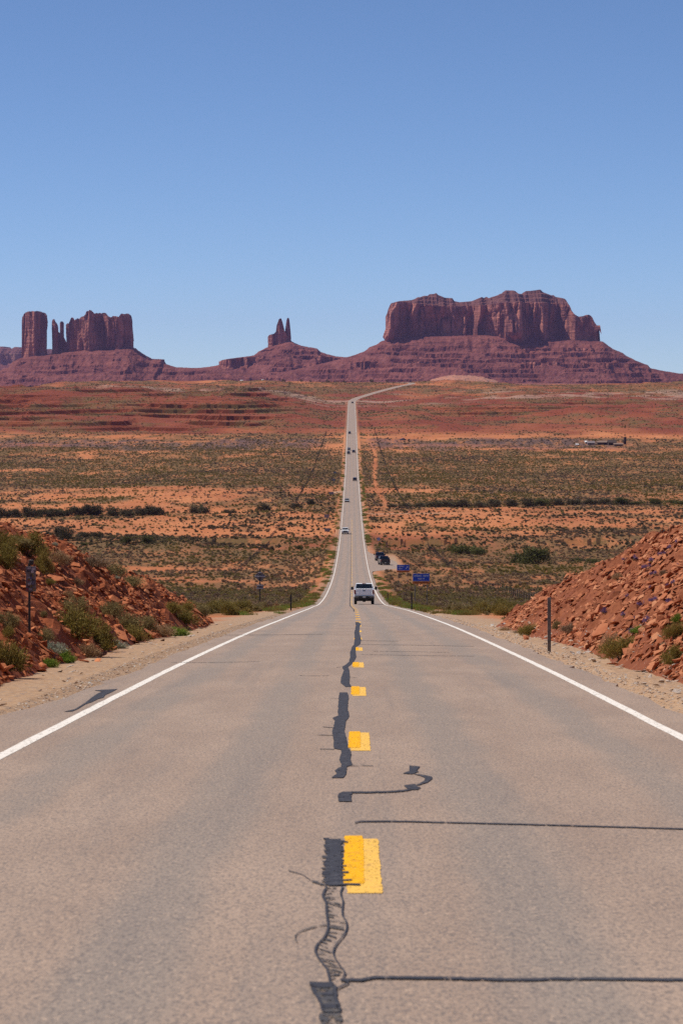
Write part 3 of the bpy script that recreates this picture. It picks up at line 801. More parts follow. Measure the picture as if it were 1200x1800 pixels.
# ------------------------------------------------------------------ buttes
def pxw(pts, Yc):
    p = np.array(pts, float); s = Yc / F
    return (p[:, 0] - CX) * s, EYE + (CY - p[:, 1]) * s
def cliff(name, parent, Yc, sky_, basey, depth, rim=None, mat_=None, e=0.42, A=(9, 5, 2.2), seed=0, batter=0.0, step=3.0, yoff=0.0, tops=1.6, alc=0.0, bl_=58.0, rot=0.0, skew=0.0, plan=None):
    Xs, Zs = pxw(sky_, Yc)
    Xr, Zr = (Xs, Zs) if rim is None else pxw(rim, Yc)
    zb = EYE + (CY - basey) * Yc / F
    x0, x1 = Xs[0], Xs[-1]; xm, hw = (x0 + x1) / 2, (x1 - x0) / 2
    th = np.linspace(-math.pi, math.pi, 3000)
    sp = lambda v: np.sign(v) * np.abs(v) ** e
    ox, oy = hw * sp(np.cos(th)), depth * sp(np.sin(th))
    if rot:
        ox, oy = ox * math.cos(rot) - oy * math.sin(rot), ox * math.sin(rot) + oy * math.cos(rot)
        ox = ox * hw / np.abs(ox).max()
    oy = oy + skew * ox
    arc = np.concatenate([[0], np.cumsum(np.hypot(np.diff(ox), np.diff(oy)))])
    n = max(24, int(arc[-1] / step))
    q = np.linspace(0, arc[-1], n, endpoint=False)
    ox = np.interp(q, arc, ox); oy = np.interp(q, arc, oy)
    nx = np.roll(oy, -1) - np.roll(oy, 1); ny = -(np.roll(ox, -1) - np.roll(ox, 1))
    L = np.hypot(nx, ny) + 1e-9; nx /= L; ny /= L
    zmax = Zs.max(); nv = max(14, int((zmax - zb) / (step * 0.9)))
    v = np.linspace(0, 1, nv)[:, None]
    zt0 = np.interp(ox + xm, Xr, Zr)
    zz = zb + (zt0[None, :] - zb) * v
    qa = q[None, :] + 0 * v
    # buttresses, flutes, ledges
    qw = qa + 12 * fbm(zz / 90, qa / 200, 205 + seed, 2)
    big = 0.9 - np.abs(fbm(qw / bl_ + seed, zz / 500, 200 + seed, 2)) * 3.2
    med = fbm(qa / 19, zz / 130 + seed, 210 + seed, 3)
    fin = fbm(qa / 6.5, zz / 30, 220 + seed, 2)
    crk = (1 - np.abs(vnoise(qw / 17 + 4, zz / 160, 223 + seed))) ** 7 + 0.6 * (1 - np.abs(vnoise(qw / 8, zz / 70, 224 + seed))) ** 9
    led = terr(zz / 11 + 0.6 * fbm(qa / 60, zz * 0, 230 + seed, 2), 1.0, 0.25) - (zz / 11)
    off = A[0] * big + A[1] * med + A[2] * fin - 1.1 * A[1] * crk - batter * v ** 1.2 - 1.6 * (led - 0.3)
    if plan is not None:                         # measured bays and buttresses of the front face
        pX = (np.array([p[0] for p in plan]) - CX) * Yc / F
        off = off + np.where(ny < -0.3, np.interp(ox + xm, pX, [p[1] for p in plan]), 0)[None, :]
    lowf = 1 - sstep(0.16, 0.42, v)             # stepped foot of the cliff
    off = off * (1 - 0.55 * lowf) + lowf * 5.0 * (0.4 + terr((1 - v) * 6, 1.0, 0.2) / 6.0) * min(1, depth / 40)
    if alc:                                      # tall hollow alcoves under arches
        al = sstep(0.05, 0.45, fbm(qa / 75 + 3, qa * 0, 240 + seed, 2)) * sstep(0.95, 0.55, v) 
        off = off - alc * al
    off = off * min(1.0, hw / 25)
    offx = np.where(np.abs(nx)[None, :] > 0.75, np.clip(off, -4, 2.5), off)
    X = ox[None, :] + nx[None, :] * offx + xm; Yy = oy[None, :] + ny[None, :] * off
    zt = np.interp(X, Xr, Zr) + tops * fbm(X / 7, Yy / 7, 250 + seed, 3)
    Z = zb + (zt - zb) * v
    RX_, RY_, RZ_ = [X], [Yy], [Z]
    topX, topY, topZ = X[-1], Yy[-1], Z[-1]
    nc = 26 if rim is not None else 6
    for k_ in range(1, nc + 1):
        t = k_ / nc
        if rim is not None:
            g = min(1, t * 1.6)
            gg = terr(np.array(g * 3.0 + 0.3 * fbm(topX / 40, topY * 0, 260, 2)), 1.0, 0.12) / 3.0
            gg = np.clip(gg, 0, 1)
            zs = np.interp(topX, Xs, Zs)
            zk = topZ + np.maximum(zs - topZ, 0) * gg
        else: zk = topZ + 0.8 * fbm(topX / 9, topY * (1 - t) / 9, 270 + seed, 2)
        RX_.append(topX[None, :]); RY_.append((topY * (1 - t))[None, :]); RZ_.append(zk[None, :])
    X = np.concatenate(RX_); Yy = np.concatenate(RY_) + Yc + yoff; Z = np.concatenate(RZ_)
    me = np_mesh(name, np.stack([X, Yy, Z], -1).reshape(-1, 3), grid_faces(X.shape[0], X.shape[1], True), [mat_ or M_cliff, M_cap], mi=(np.arange((X.shape[0] - 1) * X.shape[1]) // X.shape[1] >= nv - 1).astype(int) if rim is not None else None)
    return obj(name, me, parent)
def talus(name, parent, Yc, T, d0, z0y, slope=0.56, seed=0, sx=4.0, sy=5.0, step=20.0, mat_=None):
    Xt, Zt = pxw(T, Yc)
    xs = np.arange(Xt[0], Xt[-1], sx)
    z0 = EYE + (CY - z0y) * Yc / F
    reach = (Zt.max() - z0) / slope * 1.25 + d0 + 60
    ys = np.concatenate([np.arange(-reach, d0 * 0.4, sy), np.arange(d0 * 0.4, reach, sy * 4)])
    Xg, Yg = np.meshgrid(xs, ys)
    wob = 26 * fbm(Xg / 120, Yg / 120, 300 + seed, 3) + 10 * fbm(Xg / 30, Yg / 60, 305 + seed, 3)
    h0 = np.interp(Xg + wob * sstep(d0, d0 + 120, np.abs(Yg)), Xt, Zt)
    dist = np.maximum(0, np.abs(Yg) - d0 * (1 + 0.12 * fbm(Xg / 90, Yg * 0, 310 + seed, 3)))
    gul = np.abs(fbm(Xg / 46, Yg / 170, 315 + seed, 3))
    hh = np.maximum(h0 - z0, 1)
    u = dist * slope / hh
    prof = np.where(u < 0.75, 1 - u * 0.95, 0.2875 * np.exp(-(u - 0.75) * 3.2))
    h = z0 + hh * prof
    act = sstep(0, 50, dist)
    h = h + act * (18 * (0.35 - gul) * sstep(1.2, 0.2, u) + 5 * fbm(Xg / 14, Yg / 14, 320 + seed, 3))
    hw_ = h + 9 * fbm(Xg / 130, Yg / 130, 325 + seed, 3) + 8 * np.sin(h / 23.0 + seed) + 500
    th = h + (terr(hw_, step, 0.05) - hw_) * 0.9
    kk = act * sstep(0.0, 0.22, fbm(Xg / 75, h / 14, 330 + seed, 3)) * 0.95 * sstep(1.6, 0.9, u)
    h = h * (1 - kk) + (th + 0.25 * step * 0) * kk
    h = h + 1.3 * fbm(Xg / 5, Yg / 5, 335 + seed, 2)
    h = np.where(np.abs(Yg) > reach - 40, np.minimum(h, z0 - 6), h)
    me = np_mesh(name, np.stack([Xg, Yg + Yc, h], -1).reshape(-1, 3), grid_faces(*Xg.shape), [mat_ or M_talus])
    return obj(name, me, parent)

# far left banded mesa
bx_ = empty('far_mesa', (0, 14000, 0))
tag(bx_, 'hazy blue-grey banded mesa low on the left horizon behind the towers', 'mesa')
def reparent(o, p):
    o.parent = p; o.matrix_parent_inverse = Matrix.Translation(-p.location)
for fn in (lambda: cliff('cliff', None, 14000, [(-160, 612), (-60, 610), (0, 609.5), (20, 610), (45, 611), (70, 613), (92, 611), (112, 624), (130, 640)], 676, 260,
                         rim=[(-160, 622), (-60, 623), (0, 622), (45, 623), (92, 622), (112, 630), (130, 642)], mat_=M_mesa, seed=9, A=(16, 8, 3), step=6),
           lambda: talus('talus', None, 14000, [(-200, 640), (-60, 634), (20, 634), (110, 640), (150, 655), (200, 668)], 262, 690, 0.7, 9, 9, 12, 26)):
    reparent(fn(), bx_)

# left group of towers
bl = empty('castle_butte', (-800, 8700, 0))
tag(bl, 'castle shaped red butte with slender spires beside its long wall, left', 'butte')
Y1 = 8700
for fn in (
    lambda: cliff('cliff', None, Y1, [(133, 563), (136, 561), (140, 561), (143, 558), (150, 556), (155, 554), (156, 547), (161, 547), (164, 551), (170, 553), (174, 551), (185, 551), (189, 556), (196, 559),
                                      (201, 557), (207, 557), (211, 558), (215, 553), (220, 552), (227, 551), (230, 556), (232, 562), (233.5, 572), (234.5, 590), (235.5, 600)], 646, 62, A=(9, 8, 3), seed=1, batter=2, e=0.6, step=2.6, tops=4.5, bl_=40.0, skew=-0.12, plan=[(133, -12), (150, 4), (164, 24), (170, 0), (188, -8), (208, 16), (215, -4), (226, -2), (235, -14)]),
    lambda: cliff('spire', None, Y1, [(117, 571), (119, 568), (122, 569), (124.5, 563), (126.5, 558), (128, 558), (130, 561), (132, 568), (134.5, 572)], 640, 16, seed=2, A=(4, 4, 2), e=0.7, step=2.0, tops=1.2),
    lambda: cliff('spire', None, Y1, [(92, 568), (93.5, 562), (96, 561), (98, 566), (101, 569), (103.5, 576)], 640, 10, seed=3, A=(3, 3, 1.6), e=0.6, step=1.8, tops=0.8, yoff=-10, rot=-0.6),
    lambda: cliff('spire', None, Y1, [(106, 568), (108, 565), (111, 565), (113.5, 569)], 640, 8, seed=4, A=(2, 2, 1.4), e=0.6, step=1.8, tops=0.8, yoff=-6, rot=-0.6),
    lambda: cliff('cliff', None, Y1, [(91, 596), (94, 584), (100, 582), (105, 585), (112, 592), (118, 604), (124, 600), (136, 600)], 646, 14, seed=5, A=(5, 4, 2), e=0.6, step=2.2, tops=2),
    lambda: cliff('ledge', None, Y1, [(228, 622), (240, 622), (255, 626), (268, 631.5), (287, 632)], 656, 70, seed=14, A=(9, 6, 2.5), step=3, tops=1.5, bl_=30.0),
    lambda: cliff('ledge', None, Y1, [(18, 646), (30, 638), (60, 636), (110, 634), (150, 640), (170, 650)], 662, 95, seed=15, A=(12, 7, 2.5), step=3.4, tops=1.5, bl_=40.0),
    lambda: talus('talus', None, Y1, [(-180, 674), (-80, 664), (-20, 656), (8, 651), (20, 646), (24, 639), (38, 631), (60, 627), (92, 622), (133, 619), (180, 613), (236, 611.5), (241, 616), (255, 625), (268, 632), (286, 632.5), (290, 640),
                                      (310, 646), (360, 648), (410, 652), (470, 664)], 66, 690, 0.46, 1, 3.4, 4.5, 17)):
    reparent(fn(), bl)
bi = empty('pillar_butte', (-950, 8680, 0))
tag(bi, 'thick square topped red rock pillar, leftmost of the tall towers', 'butte')
reparent(cliff('cliff', None, 8680, [(41, 558), (44, 551), (48, 549), (60, 547.5), (72, 548), (78, 549.5), (81.5, 555)], 646, 30, seed=6, A=(8, 5, 2.5), e=0.42, step=2.2, batter=3.0, tops=2.0, bl_=30.0, plan=[(41, -16), (63, 16), (67, 4), (82, -18)]), bi)

# middle: two pronged throne
Y2 = 9500
bc = empty('throne_butte', (-230, 9500, 0))
tag(bc, 'small butte with two thin rock prongs on stepped ledges, middle', 'butte')
for fn in (
    lambda: cliff('cliff', None, Y2, [(472, 592), (473, 589), (478, 588), (482, 587), (485, 584), (492, 578), (499, 580), (505, 590), (512.5, 600)], 622, 22, seed=11, A=(4, 4, 2), e=0.6, step=2.2, tops=1.5),
    lambda: cliff('spire', None, Y2, [(485, 584), (486.5, 572), (489, 566), (490.5, 561), (494, 559.5), (495.5, 563), (497.5, 570), (500, 580)], 622, 16, seed=12, A=(3, 3, 1.6), e=0.6, step=2.0, tops=0.8, yoff=-10, rot=-0.7),
    lambda: cliff('spire', None, Y2, [(500.5, 586), (502.5, 572), (504, 561), (506, 559), (508, 559.5), (509, 566), (510.5, 580), (512, 598)], 622, 12, seed=13, A=(2.5, 3, 1.6), e=0.6, step=2.0, tops=0.8, yoff=-4, rot=-0.7),
    lambda: cliff('ledge', None, Y2, [(456, 619), (468, 614.5), (490, 612), (515, 611), (540, 613), (561, 616.5)], 632, 62, seed=16, A=(9, 6, 2.5), step=3, tops=1.2, bl_=30.0),
    lambda: cliff('ledge', None, Y2, [(387, 636), (394, 633), (420, 630), (450, 628), (500, 627), (560, 626), (585, 629), (600, 631)], 652, 125, seed=17, A=(15, 8, 3), step=3.4, tops=1.2, bl_=45.0),
    lambda: cliff('spire', None, Y2, [(472, 593), (474, 588.5), (479, 588), (482, 590), (484, 594)], 622, 12, seed=18, A=(2, 3, 1.6), e=0.6, step=2.0, tops=1.0, yoff=-14, rot=-0.6),
    lambda: talus('talus', None, Y2, [(250, 656), (300, 651), (370, 645), (385, 642), (387.5, 635), (402, 631), (430, 627.5), (447, 625), (455, 618), (470, 611), (490, 605), (510, 600), (516, 602), (524, 606), (536, 609.5), (558, 613), (561, 618),
                                      (575, 623), (592, 627), (612, 628.5), (640, 632), (700, 645), (760, 664)], 26, 686, 0.40, 2, 3.4, 4.5, 18)):
    reparent(fn(), bc)

# right: the great mesa
Y3 = 9000
br_ = empty('great_butte', (430, 9000, 0))
tag(br_, 'huge broad red sandstone butte with stepped caps, right of the road', 'butte')
for fn in (
    lambda: cliff('cliff', None, Y3, [(679, 556), (682, 543), (686, 534), (700, 530), (722, 526), (740, 517.5), (744, 515), (766, 515.5), (768, 519), (780, 524), (794, 525), (797, 530), (806, 532), (828, 530), (845, 523), (848, 525), (862, 518.5), (872, 515),
                                      (876, 511.5), (900, 512), (930, 512.5), (948, 510), (962, 512), (966, 514), (970, 516), (974, 522), (990, 526), (993, 530), (997, 538), (999, 549), (1006, 556), (1013, 557), (1020, 557), (1027, 554), (1031, 555), (1036, 564),
                                      (1039, 576), (1042, 576), (1044, 572), (1046.5, 572), (1048, 584), (1050, 600)], 622, 165,
                  rim=[(679, 557), (682, 545), (686, 535.5), (705, 533), (730, 536), (780, 540), (830, 540), (870, 537), (900, 534.5), (950, 535), (985, 535), (994, 539), (999, 551), (1006, 558), (1013, 558.5), (1020, 558.5), (1027, 555.5), (1031, 556.5),
                       (1036, 565), (1039, 577), (1042, 577), (1044, 573), (1046.5, 573), (1048, 585), (1050, 601)], seed=21, A=(34, 13, 4.5), e=0.40, step=3.0, alc=16, tops=3.0, bl_=80.0, plan=[(680, -20), (699, 40), (708, 5), (735, -40), (800, -60), (826, -66), (842, -5), (872, 32), (908, 72), (915, 40), (935, 0), (980, -30), (1003, 8), (1012, -14), (1030, 6), (1050, -14)]),
    lambda: cliff('ledge', None, Y3, [(646, 622), (660, 614), (700, 614), (780, 617), (850, 613), (930, 615), (1000, 613), (1050, 617), (1075, 625)], 640, 238, seed=22, A=(24, 9, 3), step=4, tops=2.0, bl_=60.0, e=0.5),
    lambda: cliff('ledge', None, Y3, [(606, 641), (640, 637), (720, 638), (800, 640), (900, 638), (1000, 639), (1080, 640), (1118, 645)], 660, 322, seed=23, A=(26, 9, 3), step=4, tops=2.0, bl_=70.0, e=0.5),
    lambda: talus('talus', None, Y3, [(500, 655), (560, 642), (600, 632), (622, 626), (642, 618), (648, 612), (662, 607), (668, 602), (680, 598), (720, 595), (780, 593), (850, 591), (930, 595), (1000, 600), (1050, 602), (1058, 608), (1068, 615), (1085, 622), (1090, 626),
                                      (1112, 637), (1128, 643), (1132, 648), (1150, 652), (1180, 657), (1230, 660), (1300, 664), (1380, 668)], 172, 686, 0.52, 3, 3.6, 4.5, 19)):
    reparent(fn(), br_)
# pale sand dune at its foot
xx, yy = np.meshgrid(np.linspace(-1.15, 1.15, 60), np.linspace(-1.2, 1.2, 40))
dz = np.maximum(0, 1 - xx ** 2 - yy ** 2) ** 0.8 * (1 + 0.35 * fbm(xx * 3, yy * 3, 401, 3)) * 20 + 2.5 * fbm(xx * 14, yy * 9, 403, 2) - 1.5
Dy = 8520
V = np.stack([XatPix(812, Dy) + xx * 105, Dy + yy * 150, EYE + (CY - 671) * Dy / F + dz - 6 * (xx ** 2 + yy ** 2 > 1.1)], -1)
tag(obj('sand_dune', np_mesh('sand_dune', V.reshape(-1, 3), grid_faces(*xx.shape), [M_dune], smooth=True)), 'pale orange sand dune at the foot of the great butte', None, None, 'structure')

# ------------------------------------------------------------------ plants
def shrub_mesh(name, R, H, n, lsize, up, seed, leafm, stemm, clumps=14, nstem=26, base=0.0, spread=0.3, lw=0.24):
    r = np.random.default_rng(seed)
    th = r.uniform(0, 2 * math.pi, clumps); el = np.arcsin(r.uniform(0.02, 1.0, clumps) ** 0.9); rad = r.uniform(0.45, 0.95, clumps)
    C = np.stack([np.cos(th) * np.cos(el) * rad * R, np.sin(th) * np.cos(el) * rad * R, (0.12 + 0.80 * np.sin(el) * rad) * H], -1)
    i = r.integers(0, clumps, n)
    P = C[i] + r.normal(0, 1, (n, 3)) * np.array([spread * R, spread * R, spread * 0.85 * H])
    P[:, 2] = np.abs(P[:, 2]) + base
    out = P / np.array([R, R, H]); out[:, 2] += up
    D = out / (np.linalg.norm(out, axis=1)[:, None] + 1e-6) + r.normal(0, 0.55, (n, 3)); D /= np.linalg.norm(D, axis=1)[:, None]
    Q = np.cross(D, r.normal(0, 1, (n, 3))); Q /= np.linalg.norm(Q, axis=1)[:, None] + 1e-6
    l = lsize * r.uniform(0.6, 1.4, n)[:, None]
    a = P - Q * l * lw; b = P + Q * l * lw; c = P + D * l
    V = [np.stack([a, b, c], 1).reshape(-1, 3)]
    k_ = np.arange(n * 3).reshape(-1, 3); Fs = [k_]; MI = [np.zeros(n, int)]
    if nstem:
        j = r.integers(0, clumps, nstem); tip = C[j] + r.normal(0, 0.12, (nstem, 3)) * R; tip[:, 2] = np.abs(tip[:, 2])
        b0 = r.normal(0, 0.08 * R, (nstem, 3)); b0[:, 2] = -0.05
        w_ = np.array([0.012 * R + 0.006, 0, 0]); w2 = np.array([0, 0.012 * R + 0.006, 0])
        sgn = np.where(r.random(nstem) < 0.5, 1, 0)[:, None]
        wv = w_ * sgn + w2 * (1 - sgn)
        V.append(np.stack([b0 - wv, b0 + wv, tip], 1).reshape(-1, 3)); Fs.append(np.arange(nstem * 3).reshape(-1, 3) + n * 3); MI.append(np.ones(nstem, int))
    return np_mesh(name, np.concatenate(V), np.concatenate(Fs), [leafm, stemm], mi=np.concatenate(MI))
def grass_mesh(name, R, H, n, seed, m):
    r = np.random.default_rng(seed)
    b = r.normal(0, R * 0.45, (n, 3)); b[:, 2] = -0.02
    th = r.uniform(0, 6.28, n); lean = r.uniform(0.05, 0.55, n); h = H * r.uniform(0.5, 1, n)
    tip = b + np.stack([np.cos(th) * lean * h, np.sin(th) * lean * h, h], -1)
    ph = r.uniform(0, 3.14, n); wv = np.stack([np.cos(ph), np.sin(ph), 0 * ph], -1) * (H * 0.035)
    return np_mesh(name, np.stack([b - wv, b + wv, tip], 1).reshape(-1, 3), np.arange(n * 3).reshape(-1, 3), [m])
NEAR = {}
for kname, lm, up, R, H, n, ls, lw_ in (('sage', L_sage, 0.35, 0.5, 0.62, 3600, 0.055, 0.24), ('olive', L_olive, 0.8, 0.5, 0.72, 3800, 0.085, 0.13), ('dry', L_dry, 0.7, 0.5, 0.62, 2600, 0.11, 0.07),
                                        ('green', L_green, 0.9, 0.5, 0.55, 3400, 0.085, 0.15), ('pale', L_pale, 0.3, 0.5, 0.55, 3400, 0.05, 0.26), ('grey', L_grey, 0.5, 0.5, 0.55, 3000, 0.085, 0.10)):
    NEAR[kname] = [shrub_mesh('shrub_' + kname, R, H, n, ls, up, 500 + 10 * len(NEAR) + s, lm, L_stem, clumps=16 + 4 * s, nstem=60, spread=0.17 + 0.03 * s, lw=lw_) for s in range(3)]
KLABEL = {'sage': ('sagebrush', 'grey-green sagebrush'), 'olive': ('rabbitbrush', 'olive yellow-green rabbitbrush'), 'dry': ('dry_bush', 'dry tan twiggy bush'), 'green': ('green_bush', 'bright green leafy bush'),
          'pale': ('pale_sagebrush', 'pale silvery sagebrush'), 'grey': ('grey_brush', 'grey-brown brush')}
def bush(kind, px, py, wpx, hpx, where, group):
    X, Y, Z = hit(px, py)
    nm, lb = KLABEL[kind]
    o = obj(nm, random.choice(NEAR[kind]))
    o.location = (X, Y, Z - 0.03)
    sx = wpx * Y / F; sz = hpx * Y / F / 0.80
    o.scale = (sx, sx, sz); o.rotation_euler = (0, 0, random.uniform(0, 6.28))
    return tag(o, f'{lb} {where}', 'shrub', group)
GL = 'shrubs on the left bank'; GR = 'shrubs on the right bank'
for a_ in [('olive', 12, 1000, 54, 52, 'clump halfway up the left bank at the picture edge'), ('olive', 8, 972, 46, 40, 'at the top left corner of the left bank'), ('olive', 50, 980, 74, 44, 'crowning the top of the left bank'),
           ('sage', 28, 960, 60, 26, 'on the skyline of the left bank top'), ('olive', 78, 1006, 36, 40, 'just below the crest of the left bank'), ('dry', 102, 995, 44, 34, 'near the crest of the left bank beside a pale tuft'),
           ('pale', 96, 967, 14, 9, 'small tuft on the left bank crest'), ('sage', 12, 1108, 44, 42, 'low on the left bank left of the stickered sign'), ('olive', 16, 1125, 24, 22, 'small and left of the stickered sign post'),
           ('olive', 14, 1178, 62, 58, 'large at the foot of the left bank, picture edge'), ('pale', 88, 1148, 52, 32, 'right of the stickered sign post'), ('sage', 80, 1128, 40, 26, 'above the silvery one by the stickered sign'),
           ('green', 86, 1173, 34, 22, 'round, at the foot of the stickered sign bank'), ('green', 116, 1163, 40, 30, 'beside the silvery sagebrush at the bank foot'), ('sage', 132, 1085, 56, 44, 'upper part of the large shrub patch on the left bank'),
           ('olive', 135, 1120, 82, 56, 'largest in the middle of the left bank patch'), ('dry', 155, 1155, 42, 36, 'grassy tuft at the left shoulder edge'), ('olive', 178, 1140, 62, 46, 'dense at the left bank foot mid way'),
           ('pale', 208, 1140, 34, 24, 'at the left shoulder edge below the rubble'), ('sage', 196, 1090, 50, 34, 'on the left bank slope above the foot patch'), ('sage', 224, 1108, 54, 40, 'on the left bank toe beside dark rubble'),
           ('olive', 236, 1126, 48, 30, 'at the left toe close to the gravel'), ('sage', 258, 1112, 40, 34, 'toward the far end of the left bank toe'), ('dry', 284, 1118, 50, 28, 'near the far end of the left bank foot'),
           ('green', 308, 1118, 48, 22, 'low, at the far end of the left bank foot'), ('olive', 326, 1098, 40, 28, 'on the nose of the left bank'), ('olive', 328, 1077, 28, 18, 'dark, on top of the left bank nose'),
           ('sage', 352, 1083, 44, 24, 'beyond the nose of the left bank'), ('olive', 304, 1076, 36, 22, 'behind the left bank nose'), ('sage', 196, 1012, 62, 30, 'behind the crest of the left bank'), ('grey', 166, 1002, 54, 26, 'grey, trailing down behind the left bank crest'),
           ('dry', 133, 1030, 26, 18, 'small, high on the left bank rubble'), ('sage', 232, 1030, 46, 22, 'in the gap behind the left bank slope'), ('pale', 206, 1022, 12, 8, 'tiny tuft on the left bank rim'), ('olive', 88, 1030, 20, 12, 'tiny, above the stickered sign'),
           ('dry', 120, 1052, 18, 20, 'tiny stalks on the middle of the left bank'), ('sage', 75, 1085, 18, 14, 'tiny, beside the stickered sign post')]:
    bush(*a_, GL)
for a_ in [('olive', 930, 1116, 36, 22, 'at the foot of the right bank left of the marker post'), ('sage', 978, 1106, 22, 18, 'right behind the marker post'), ('grey', 1000, 1112, 34, 24, 'sparse, on the right bank foot past the marker post'),
           ('olive', 1092, 1156, 72, 44, 'widest at the right bank foot'), ('dry', 1072, 1140, 40, 34, 'upper left of the widest right foot shrub'), ('green', 1122, 1116, 34, 16, 'on the right bank slope above the foot shrub'),
           ('green', 1192, 1092, 24, 20, 'small and round at the right picture edge'), ('olive', 1186, 1126, 42, 34, 'at the right picture edge on the bank'), ('olive', 1188, 1164, 52, 34, 'lowest at the right picture edge'),
           ('pale', 1164, 1140, 16, 14, 'tiny, between the right edge shrubs'), ('dry', 1085, 1018, 20, 16, 'tiny, high on the right bank'), ('grey', 1165, 1013, 20, 14, 'tiny, near the upper right bank edge'), ('dry', 888, 1108, 22, 10, 'low tuft at the tip of the right bank'),
           ('grey', 912, 1112, 20, 9, 'low tuft at the right bank tip by the gravel')]:
    bush(*a_, GR)
# purple flowers on the right bank
FL = []
for s in range(2):
    FL.append(shrub_mesh('flower_plant', 0.5, 0.6, 260, 0.10, 0.9, 700 + s, L_purple, L_sage, clumps=5, nstem=80, spread=0.16, lw=0.3))
for i, (px, py) in enumerate([(1188, 958), (1178, 972), (1165, 980), (1145, 990), (1138, 1000), (1112, 990), (1098, 992), (1185, 1030), (1172, 1034), (1104, 1054), (1128, 1066), (1078, 1098), (1118, 1092), (1095, 1086), (1150, 1062), (1060, 1078), (1145, 1045),
                              (1170, 1070), (1110, 1120), (1140, 1095), (885, 1100), (1190, 1000), (1150, 1012)]):
    X, Y, Z = hit(px, py)
    o = obj('purple_wildflower', FL[i % 2]); o.location = (X, Y, Z); sc_ = random.uniform(0.14, 0.26); o.scale = (sc_, sc_, sc_); o.rotation_euler = (0, 0, random.uniform(0, 6))
    tag(o, 'small purple wildflower clump among the rubble of the right bank', 'wildflower', 'purple flowers on the right bank')

# valley bushes that stand out
BIG = [shrub_mesh('tamarisk_form', 0.5, 0.8, 2200, 0.085, 0.7, 720 + s, L_dark, L_stem, clumps=20, nstem=40, spread=0.16, lw=0.2) for s in range(4)]
BIGG = [shrub_mesh('green_tamarisk_form', 0.5, 0.8, 2200, 0.085, 0.7, 730 + s, L_dkgreen, L_stem, clumps=18, nstem=40, spread=0.17, lw=0.2) for s in range(2)]
def big(px, py, wpx, hpx, label, group=None, green=False, name='tamarisk_bush'):
    Y = Yof(py); X = XatPix(px, Y)
    Y = Y + 0.0
    o = obj(name, random.choice(BIGG if green else BIG))
    o.location = (X, Y, float(gz(X, Y)) - 0.1); sx = wpx * Y / F; o.scale = (sx, sx, hpx * Y / F / 0.8); o.rotation_euler = (0, 0, random.uniform(0, 6.28))
    return tag(o, label, 'bush', group)
g1 = 'dark bush row on the left valley floor'
for px, wd, ht in [(-30, 40, 16), (2, 36, 17), (26, 34, 16), (48, 34, 19), (72, 34, 17), (94, 28, 14), (108, 30, 14), (132, 38, 19), (154, 36, 20), (172, 34, 18), (196, 34, 15), (222, 32, 13), (244, 32, 14), (262, 30, 18), (276, 28, 17)]:
    big(px, 908 - px * 0.018, wd, ht, 'dark tamarisk in the left row crossing the orange valley floor', g1)
g2 = 'dark bush row on the right valley floor'
for px, wd, ht in [(688, 22, 6), (712, 26, 8), (738, 30, 9), (762, 34, 14), (788, 36, 16), (814, 34, 15), (842, 34, 13), (868, 36, 15), (896, 34, 14), (924, 36, 15), (950, 36, 14), (978, 32, 12), (1008, 34, 13), (1036, 34, 11), (1064, 34, 12), (1090, 34, 14), (1120, 30, 8), (1150, 28, 12), (1185, 40, 9), (1225, 40, 11)]:
    big(px, 890 - 0.010 * (px - 690), wd, ht, 'dark tamarisk in the right row crossing the orange valley floor', g2, green=(px % 5 == 0))
for a_ in [(350, 897, 46, 17, 'round dark bush standing alone right of the left dark row'), (404, 897, 30, 9, 'low dark bush right of the lone round one'), (464, 893, 26, 13, 'dark bush on orange sand by the left fence line'), (520, 891, 26, 10, 'low dark bush near the road left side'),
           (545, 886, 20, 11, 'small dark bush left of the road beside the fence'), (118, 946, 32, 22, 'largest dark bush in the clump below the left row'), (102, 942, 26, 18, 'dark bush left in the clump below the left row'), (78, 940, 24, 10, 'small low dark bush at the left of the clump'),
           (148, 942, 30, 12, 'grey dark bush in the middle of the clump below the left row'), (172, 941, 24, 11, 'dark bush at the right end of the clump below the left row'), (478, 957, 12, 9, 'tiny dark bush at the end of the left fence line'), (495, 930, 18, 8, 'small dark bush on the sandy rise left of the road')]:
    big(*a_)
for a_ in [(940, 978, 66, 32, 'largest round green-brown bush beyond the right bank'), (912, 976, 38, 20, 'green bush merging with the large round one on its left'), (818, 962, 52, 19, 'broad green bush left of the large round one'), (798, 956, 26, 14, 'green bush at the left end of the broad one'),
           (842, 963, 30, 12, 'green bush at the right end of the broad one'), (222, 953, 24, 14, 'round green bush below the dark left clump'), (258, 954, 25, 15, 'round olive bush right of the round green one'), (1012, 974, 22, 9, 'low green bush right of the large round one'), (1040, 977, 26, 9, 'low olive bush second right of the large round one'),
           (526, 958, 14, 9, 'small yellow-green bush left of the road'), (148, 953, 14, 6, 'tiny green bush between the left clumps')]:
    big(*a_, green=True, name='green_bush')

